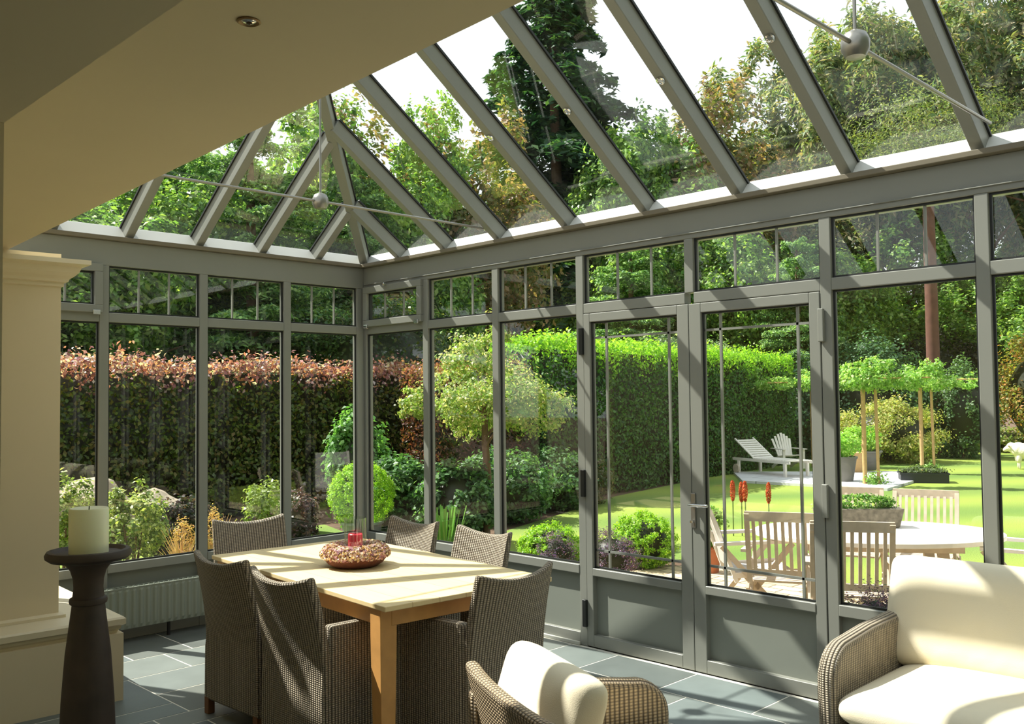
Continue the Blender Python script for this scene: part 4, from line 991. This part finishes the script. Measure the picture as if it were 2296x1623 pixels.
trained(-4.6, 17.2, 'trained tree behind the lounger, seen at the right edge of the right door', rz=.4)
trained(-1.45, 13.2, 'trained tree with a slim stake at the front edge of the terrace', rz=.4)
trained(-1.75, 16.8, 'trained tree with two stakes at the back right of the terrace', rz=.4)

# garden furniture -------------------------------------------------------
GT_ = empty('garden_table', (3.42, 2.36, OUT), .62, 'whitewashed oval teak garden table on the patio', 'garden table')
m = MB(); pts = [(.92 * math.cos(t), .66 * math.sin(t)) for t in [2 * PI * k / 40 for k in range(40)]]; m.prism(pts, .71, .745, 'z'); m.build('tabletop', M_WHITEWOOD, GT_, bevel=.005)
m = MB(); m.box(-.55, .55, -.32, .32, .63, .71); m.build('apron', M_TEAK, GT_)
for sx_ in (-1, 1):
    for sy_ in (-1, 1):
        m = MB(); m.bar((sx_ * .42, sy_ * .2, .66), (sx_ * .50, sy_ * .30, 0), .07, .07, (1, 0, 0)); m.build('leg', M_TEAK, GT_)
m = MB(); m.bar((-.45, 0, .3), (.45, 0, .3), .05, .05); m.build('stretcher', M_TEAK, GT_)
r = empty('trough_planter', (3.22, 2.48, OUT + .748), .75, 'long stone trough of green plants on the garden table', 'planter')
m = MB(); m.prism([(-.30, 0), (.30, 0), (.34, .15), (-.34, .15)], -.09, .09, 'y'); m.build('trough', M_STONE, r, bevel=.01)
link_mesh(crownset('foliage', [(0, 0, .18, .31, .09, .07)], 3200, .022, [(84, 130, 56), (110, 160, 70), (150, 180, 110)], clumps=120, cr=.2), 'foliage', r)

def slat_chair():
    r = empty('garden_chair')
    yb = lambda z: -.22 - (z - .42) * .28
    for s in (-1, 1):
        m = MB(); m.bar((s * .25, yb(.40), .40), (s * .25, yb(.94), .94), .035, .03, (0, 1, 0)); m.build('back_post', M_TEAK, r)
    m = MB(); m.bar((-.265, yb(.92), .92), (.265, yb(.92), .92), .022, .07); m.build('top_rail', M_TEAK, r)
    m = MB(); m.bar((-.25, yb(.50), .50), (.25, yb(.50), .50), .022, .045); m.build('lower_rail', M_TEAK, r)
    for k in range(9):
        x = -.205 + k * .0512; m = MB(); m.bar((x, yb(.51), .51), (x, yb(.90), .90), .024, .012, (0, 1, 0)); m.build('slat', M_TEAK, r)
    m = MB()
    for k in range(8): y = -.2 + k * .058; m.box(-.235, .235, y, y + .04, .42, .435)
    m.box(-.25, -.225, -.21, .25, .40, .425); m.box(.225, .25, -.21, .25, .40, .425); m.build('seat', M_TEAK, r)
    for s in (-1, 1):
        for a, b in (((-.26, .40), (.26, 0)), ((.24, .62), (-.30, 0))):
            m = MB(); m.bar((s * .265, a[0], a[1]), (s * .265, b[0], b[1]), .022, .04, (0, 1, .2)); m.build('leg', M_TEAK, r)
        m = MB(); m.bar((s * .28, -.30, .66), (s * .28, .24, .63), .05, .022); m.build('armrest', M_TEAK, r)
    return r
g0 = slat_chair()
GC = [(3.04, 1.67, .42, 'slatted folding teak garden chair, back to us, behind the right door'),
      (3.60, 1.50, .52, 'slatted folding teak garden chair, back to us, just left of the sofa cushion'),
      (3.42, 3.22, PI + .25, 'pale slatted garden chair on the far side of the oval table, right of the planter'),
      (2.86, 3.08, PI + .35, 'pale slatted garden chair on the far side of the table, behind the stone planter')]
for k, (x, y, a, lb) in enumerate(GC):
    cc = g0 if k == 0 else copy_tree(g0); cc.location = (x, y, OUT + .01); cc.rotation_euler = (0, 0, a); tag(cc, lb, 'garden chair', 'slatted teak chairs round the garden table')
def sling_chair(x, y, a, label):
    r = empty('sling_chair', (x, y, OUT + .01), a, label, 'garden chair')
    yb = lambda z: -.20 - (z - .40) * .36
    for s in (-1, 1):
        m = MB(); m.bar((s * .25, yb(.36), .36), (s * .25, yb(1.06), 1.06), .035, .028, (0, 1, 0)); m.build('back_post', M_WHITEWOOD, r)
        m = MB(); m.bar((s * .25, -.22, .41), (s * .25, .28, .44), .028, .04); m.build('seat_rail', M_WHITEWOOD, r)
        m = MB(); m.bar((s * .30, -.36, .66), (s * .30, .26, .68), .055, .024); m.build('armrest', M_WHITEWOOD, r)
        for p, q in (((-.30, .64), (.26, 0)), ((.24, .66), (-.32, 0))):
            m = MB(); m.bar((s * .275, p[0], p[1]), (s * .275, q[0], q[1]), .024, .04, (0, 1, .2)); m.build('leg', M_TEAK, r)
    m = MB(); m.slab(lambda u, v: (-.235 + .47 * u, yb(.45 + .6 * v) + .03 * math.sin(PI * v), .45 + .6 * v), lambda u, v: (-.235 + .47 * u, yb(.45 + .6 * v) - .008 + .03 * math.sin(PI * v), .45 + .6 * v), 4, 8); m.build('sling_back', M_SLING, r, smooth=True)
    m = MB(); m.slab(lambda u, v: (-.235 + .47 * u, -.2 + .46 * v, .44 - .02 * math.sin(PI * v)), lambda u, v: (-.235 + .47 * u, -.2 + .46 * v, .432 - .02 * math.sin(PI * v)), 4, 8); m.build('sling_seat', M_SLING, r, smooth=True)
    return r
sling_chair(2.64, 1.86, -PI / 2 + .75, 'pale high-backed sling chair at the left end of the oval garden table')
sling_chair(4.32, 2.72, PI / 2 + .35, 'sling garden chair at the right end of the oval table, partly behind the mullion')

# sun lounger and slatted armchair on the terrace
r = empty('sun_lounger', (-4.15, 14.1, OUT + .05), -.35, 'white slatted sun lounger with raised back on the terrace', 'sun lounger')
m = MB()
for s in (-1, 1): m.box(-.95, .95, s * .31 - .02, s * .31 + .02, .28, .34)
m.build('frame', M_WHITEWOOD, r)
m = MB()
for k in range(15): x = -.25 + k * .082; m.box(x, x + .062, -.29, .29, .34, .355)
m.build('bed', M_WHITEWOOD, r)
m = MB()
for k in range(9):
    a = Vector((-.28 - k * .072, 0, .36 + k * .045)); m.bar(a + Vector((0, -.29, 0)), a + Vector((0, .29, 0)), .06, .015, (.5, 0, .85))
for s in (-1, 1): m.bar((-.26, s * .26, .34), (-.94, s * .26, .77), .03, .03, (0, 1, 0))
m.build('backrest', M_WHITEWOOD, r)
for x in (-.75, .8):
    for s in (-1, 1): m = MB(); m.box(x - .03, x + .03, s * .31 - .025, s * .31 + .025, 0, .28); m.build('leg', M_WHITEWOOD, r)
m = MB(); m.lathe([(.01, -.02), (.1, -.02), (.1, .02), (.01, .02)], (0, 0, 0), 18); o = m.build('wheel', M_TEAK, r); o.location = (-.78, -.36, .1); o.rotation_euler = (PI / 2, 0, 0)
r = empty('slatted_armchair', (-4.7, 15.9, OUT + .05), -PI / 2 - .6, 'pale fan-backed slatted garden armchair behind the sun lounger', 'garden chair'); r.scale = (.82, .82, .82)
for k in range(7):
    m = MB(); x = -.24 + k * .08; h = 1.02 - .10 * abs(k - 3) ** 1.5 / 3; m.bar((x * .8, -.22, .32), (x * 1.15, -.50, h), .068, .016, (0, 1, .2)); m.build('back_slat', M_WHITEWOOD, r)
m = MB()
for k in range(6): m.box(-.27, .27, -.24 + k * .1, -.155 + k * .1, .33 + .012 * k, .348 + .012 * k)
m.build('seat', M_WHITEWOOD, r)
for s in (-1, 1):
    m = MB(); m.box(s * .33 - .06, s * .33 + .06, -.4, .38, .56, .58); m.build('armrest', M_WHITEWOOD, r)
    m = MB(); m.box(s * .31 - .035, s * .31 + .035, .28, .32, 0, .56); m.build('leg', M_WHITEWOOD, r)
    m = MB(); m.bar((s * .29, .30, .36), (s * .29, -.5, .0), .025, .09, (0, 1, .5)); m.build('leg', M_WHITEWOOD, r)
r = empty('garden_bench', (-3.3, 15.9, OUT + .05), -.6, 'small wooden bench end beside the right door frame, on the terrace', 'bench')
m = MB(); m.box(-.5, .5, -.22, .22, .40, .44); m.build('seat', M_POST, r)
for s in (-1, 1):
    m = MB(); m.box(s * .46 - .03, s * .46 + .03, -.2, .2, 0, .4); m.build('leg', M_POST, r)
    m = MB(); m.box(s * .48 - .04, s * .48 + .04, -.25, .22, .60, .63); m.build('armrest', M_POST, r)
    m = MB(); m.box(s * .48 - .02, s * .48 + .02, .16, .2, .44, .60); m.build('arm_post', M_POST, r)

# white sheep figure on the lawn at the right edge
sh = empty('sheep', (-.45, 19.4, OUT), .35, 'white woolly sheep figure standing on the lawn at the right edge', 'sheep'); sh.scale = (.85, .85, .85)
import bmesh
bm = bmesh.new()
def blob(c, r, sc, ry=0):
    q = bmesh.ops.create_icosphere(bm, subdivisions=3, radius=r)['verts']
    mt = Matrix.Translation(c) @ Matrix.Rotation(ry, 4, 'Y') @ Matrix.Diagonal((*sc, 1))
    for v in q: v.co = mt @ v.co
blob((0, 0, .50), .26, (1.45, .92, .88)); blob((-.22, 0, .54), .21, (1, .9, 1)); blob((.22, 0, .52), .22, (1, .95, .95))
blob((-.40, 0, .60), .13, (1, .8, 1.1)); blob((-.50, 0, .57), .085, (1.5, .8, .85), -.6); blob((.44, 0, .42), .05, (.8, .7, 2))
for xx, sy_ in ((-.24, .11), (-.22, -.11), (.25, .11), (.27, -.11)):
    blob((xx, sy_, .30), .075, (1, .9, 1.7)); blob((xx + .01, sy_, .13), .034, (1, 1, 4.0))
me = bpy.data.meshes.new('body'); bm.to_mesh(me); bm.free(); me.materials.append(M_FLEECE); o = link_mesh(me, 'body', sh)
md = o.modifiers.new('remesh', 'REMESH'); md.mode = 'VOXEL'; md.voxel_size = .018; md.use_smooth_shade = True
for s in (-1, 1):
    m = MB(); m.lathe([(.004, 0), (.022, .03), (.016, .08), (.003, .1)], (0, 0, 0), 10); o = m.build('ear', M_SHEEPFACE, sh, smooth=True); o.location = (-.47, s * .07, .64); o.rotation_euler = (-s * 1.4, 0, 0)
hedge('reflection_hedge', -.5, .5, -6, 22, 5.6, 50000, .12, [(92, 128, 62), (120, 150, 80), (72, 104, 52)], 'unseen green hedge added east of the glass room for the pane reflections', loc=(12.0, -1.0, OUT))  # unseen hedge, added to give the panes green reflections
# stones
for k, (x, y, q, lb) in enumerate([(-5.6, -.2, .48, 'large pale boulder outside the leftmost windows'), (-5.0, .35, .40, 'flat pale boulder right of the large one outside'), (-4.5, 2.15, .30, 'small grey stone block near the box ball, standing in for a window reflection')]):  # the third stone stands in for a grey reflection in the left panes
    bm = bmesh.new(); bmesh.ops.create_icosphere(bm, subdivisions=3, radius=q); g = np.random.default_rng(k)
    ph = g.uniform(0, 6, 3)
    for v in bm.verts:
        v.co *= 1 + .14 * math.sin(v.co.x * 9 + ph[0]) * math.cos(v.co.y * 8 + ph[1]) + .08 * math.sin(v.co.z * 14 + ph[2]); v.co.z *= .8
    me = bpy.data.meshes.new('boulder'); bm.to_mesh(me); bm.free(); me.materials.append(M_ROCK); o = link_mesh(me, 'boulder', None, (x, y, OUT + q * .95)); tag(o, lb, 'stone', 'boulders outside the left windows' if k < 2 else None)
# brick wall added in place of the brick reflection in the corner hopper pane
ob_ = empty('brick_reflection_wall', (-10.42, 8.0, OUT), .75, 'pale brick wall standing in for a reflection in the small tilted corner window', 'building')
m = MB(); m.box(-.62, .62, -.3, .3, 0, 4.2); m.build('wall', M_BRICK, ob_)
m = MB(); m.prism([(-.4, 4.2), (.4, 4.2), (0, 4.5)], -.7, .7, 'x'); m.build('roof', plain('dark_roof', srgb(70, 62, 54), .9), ob_)
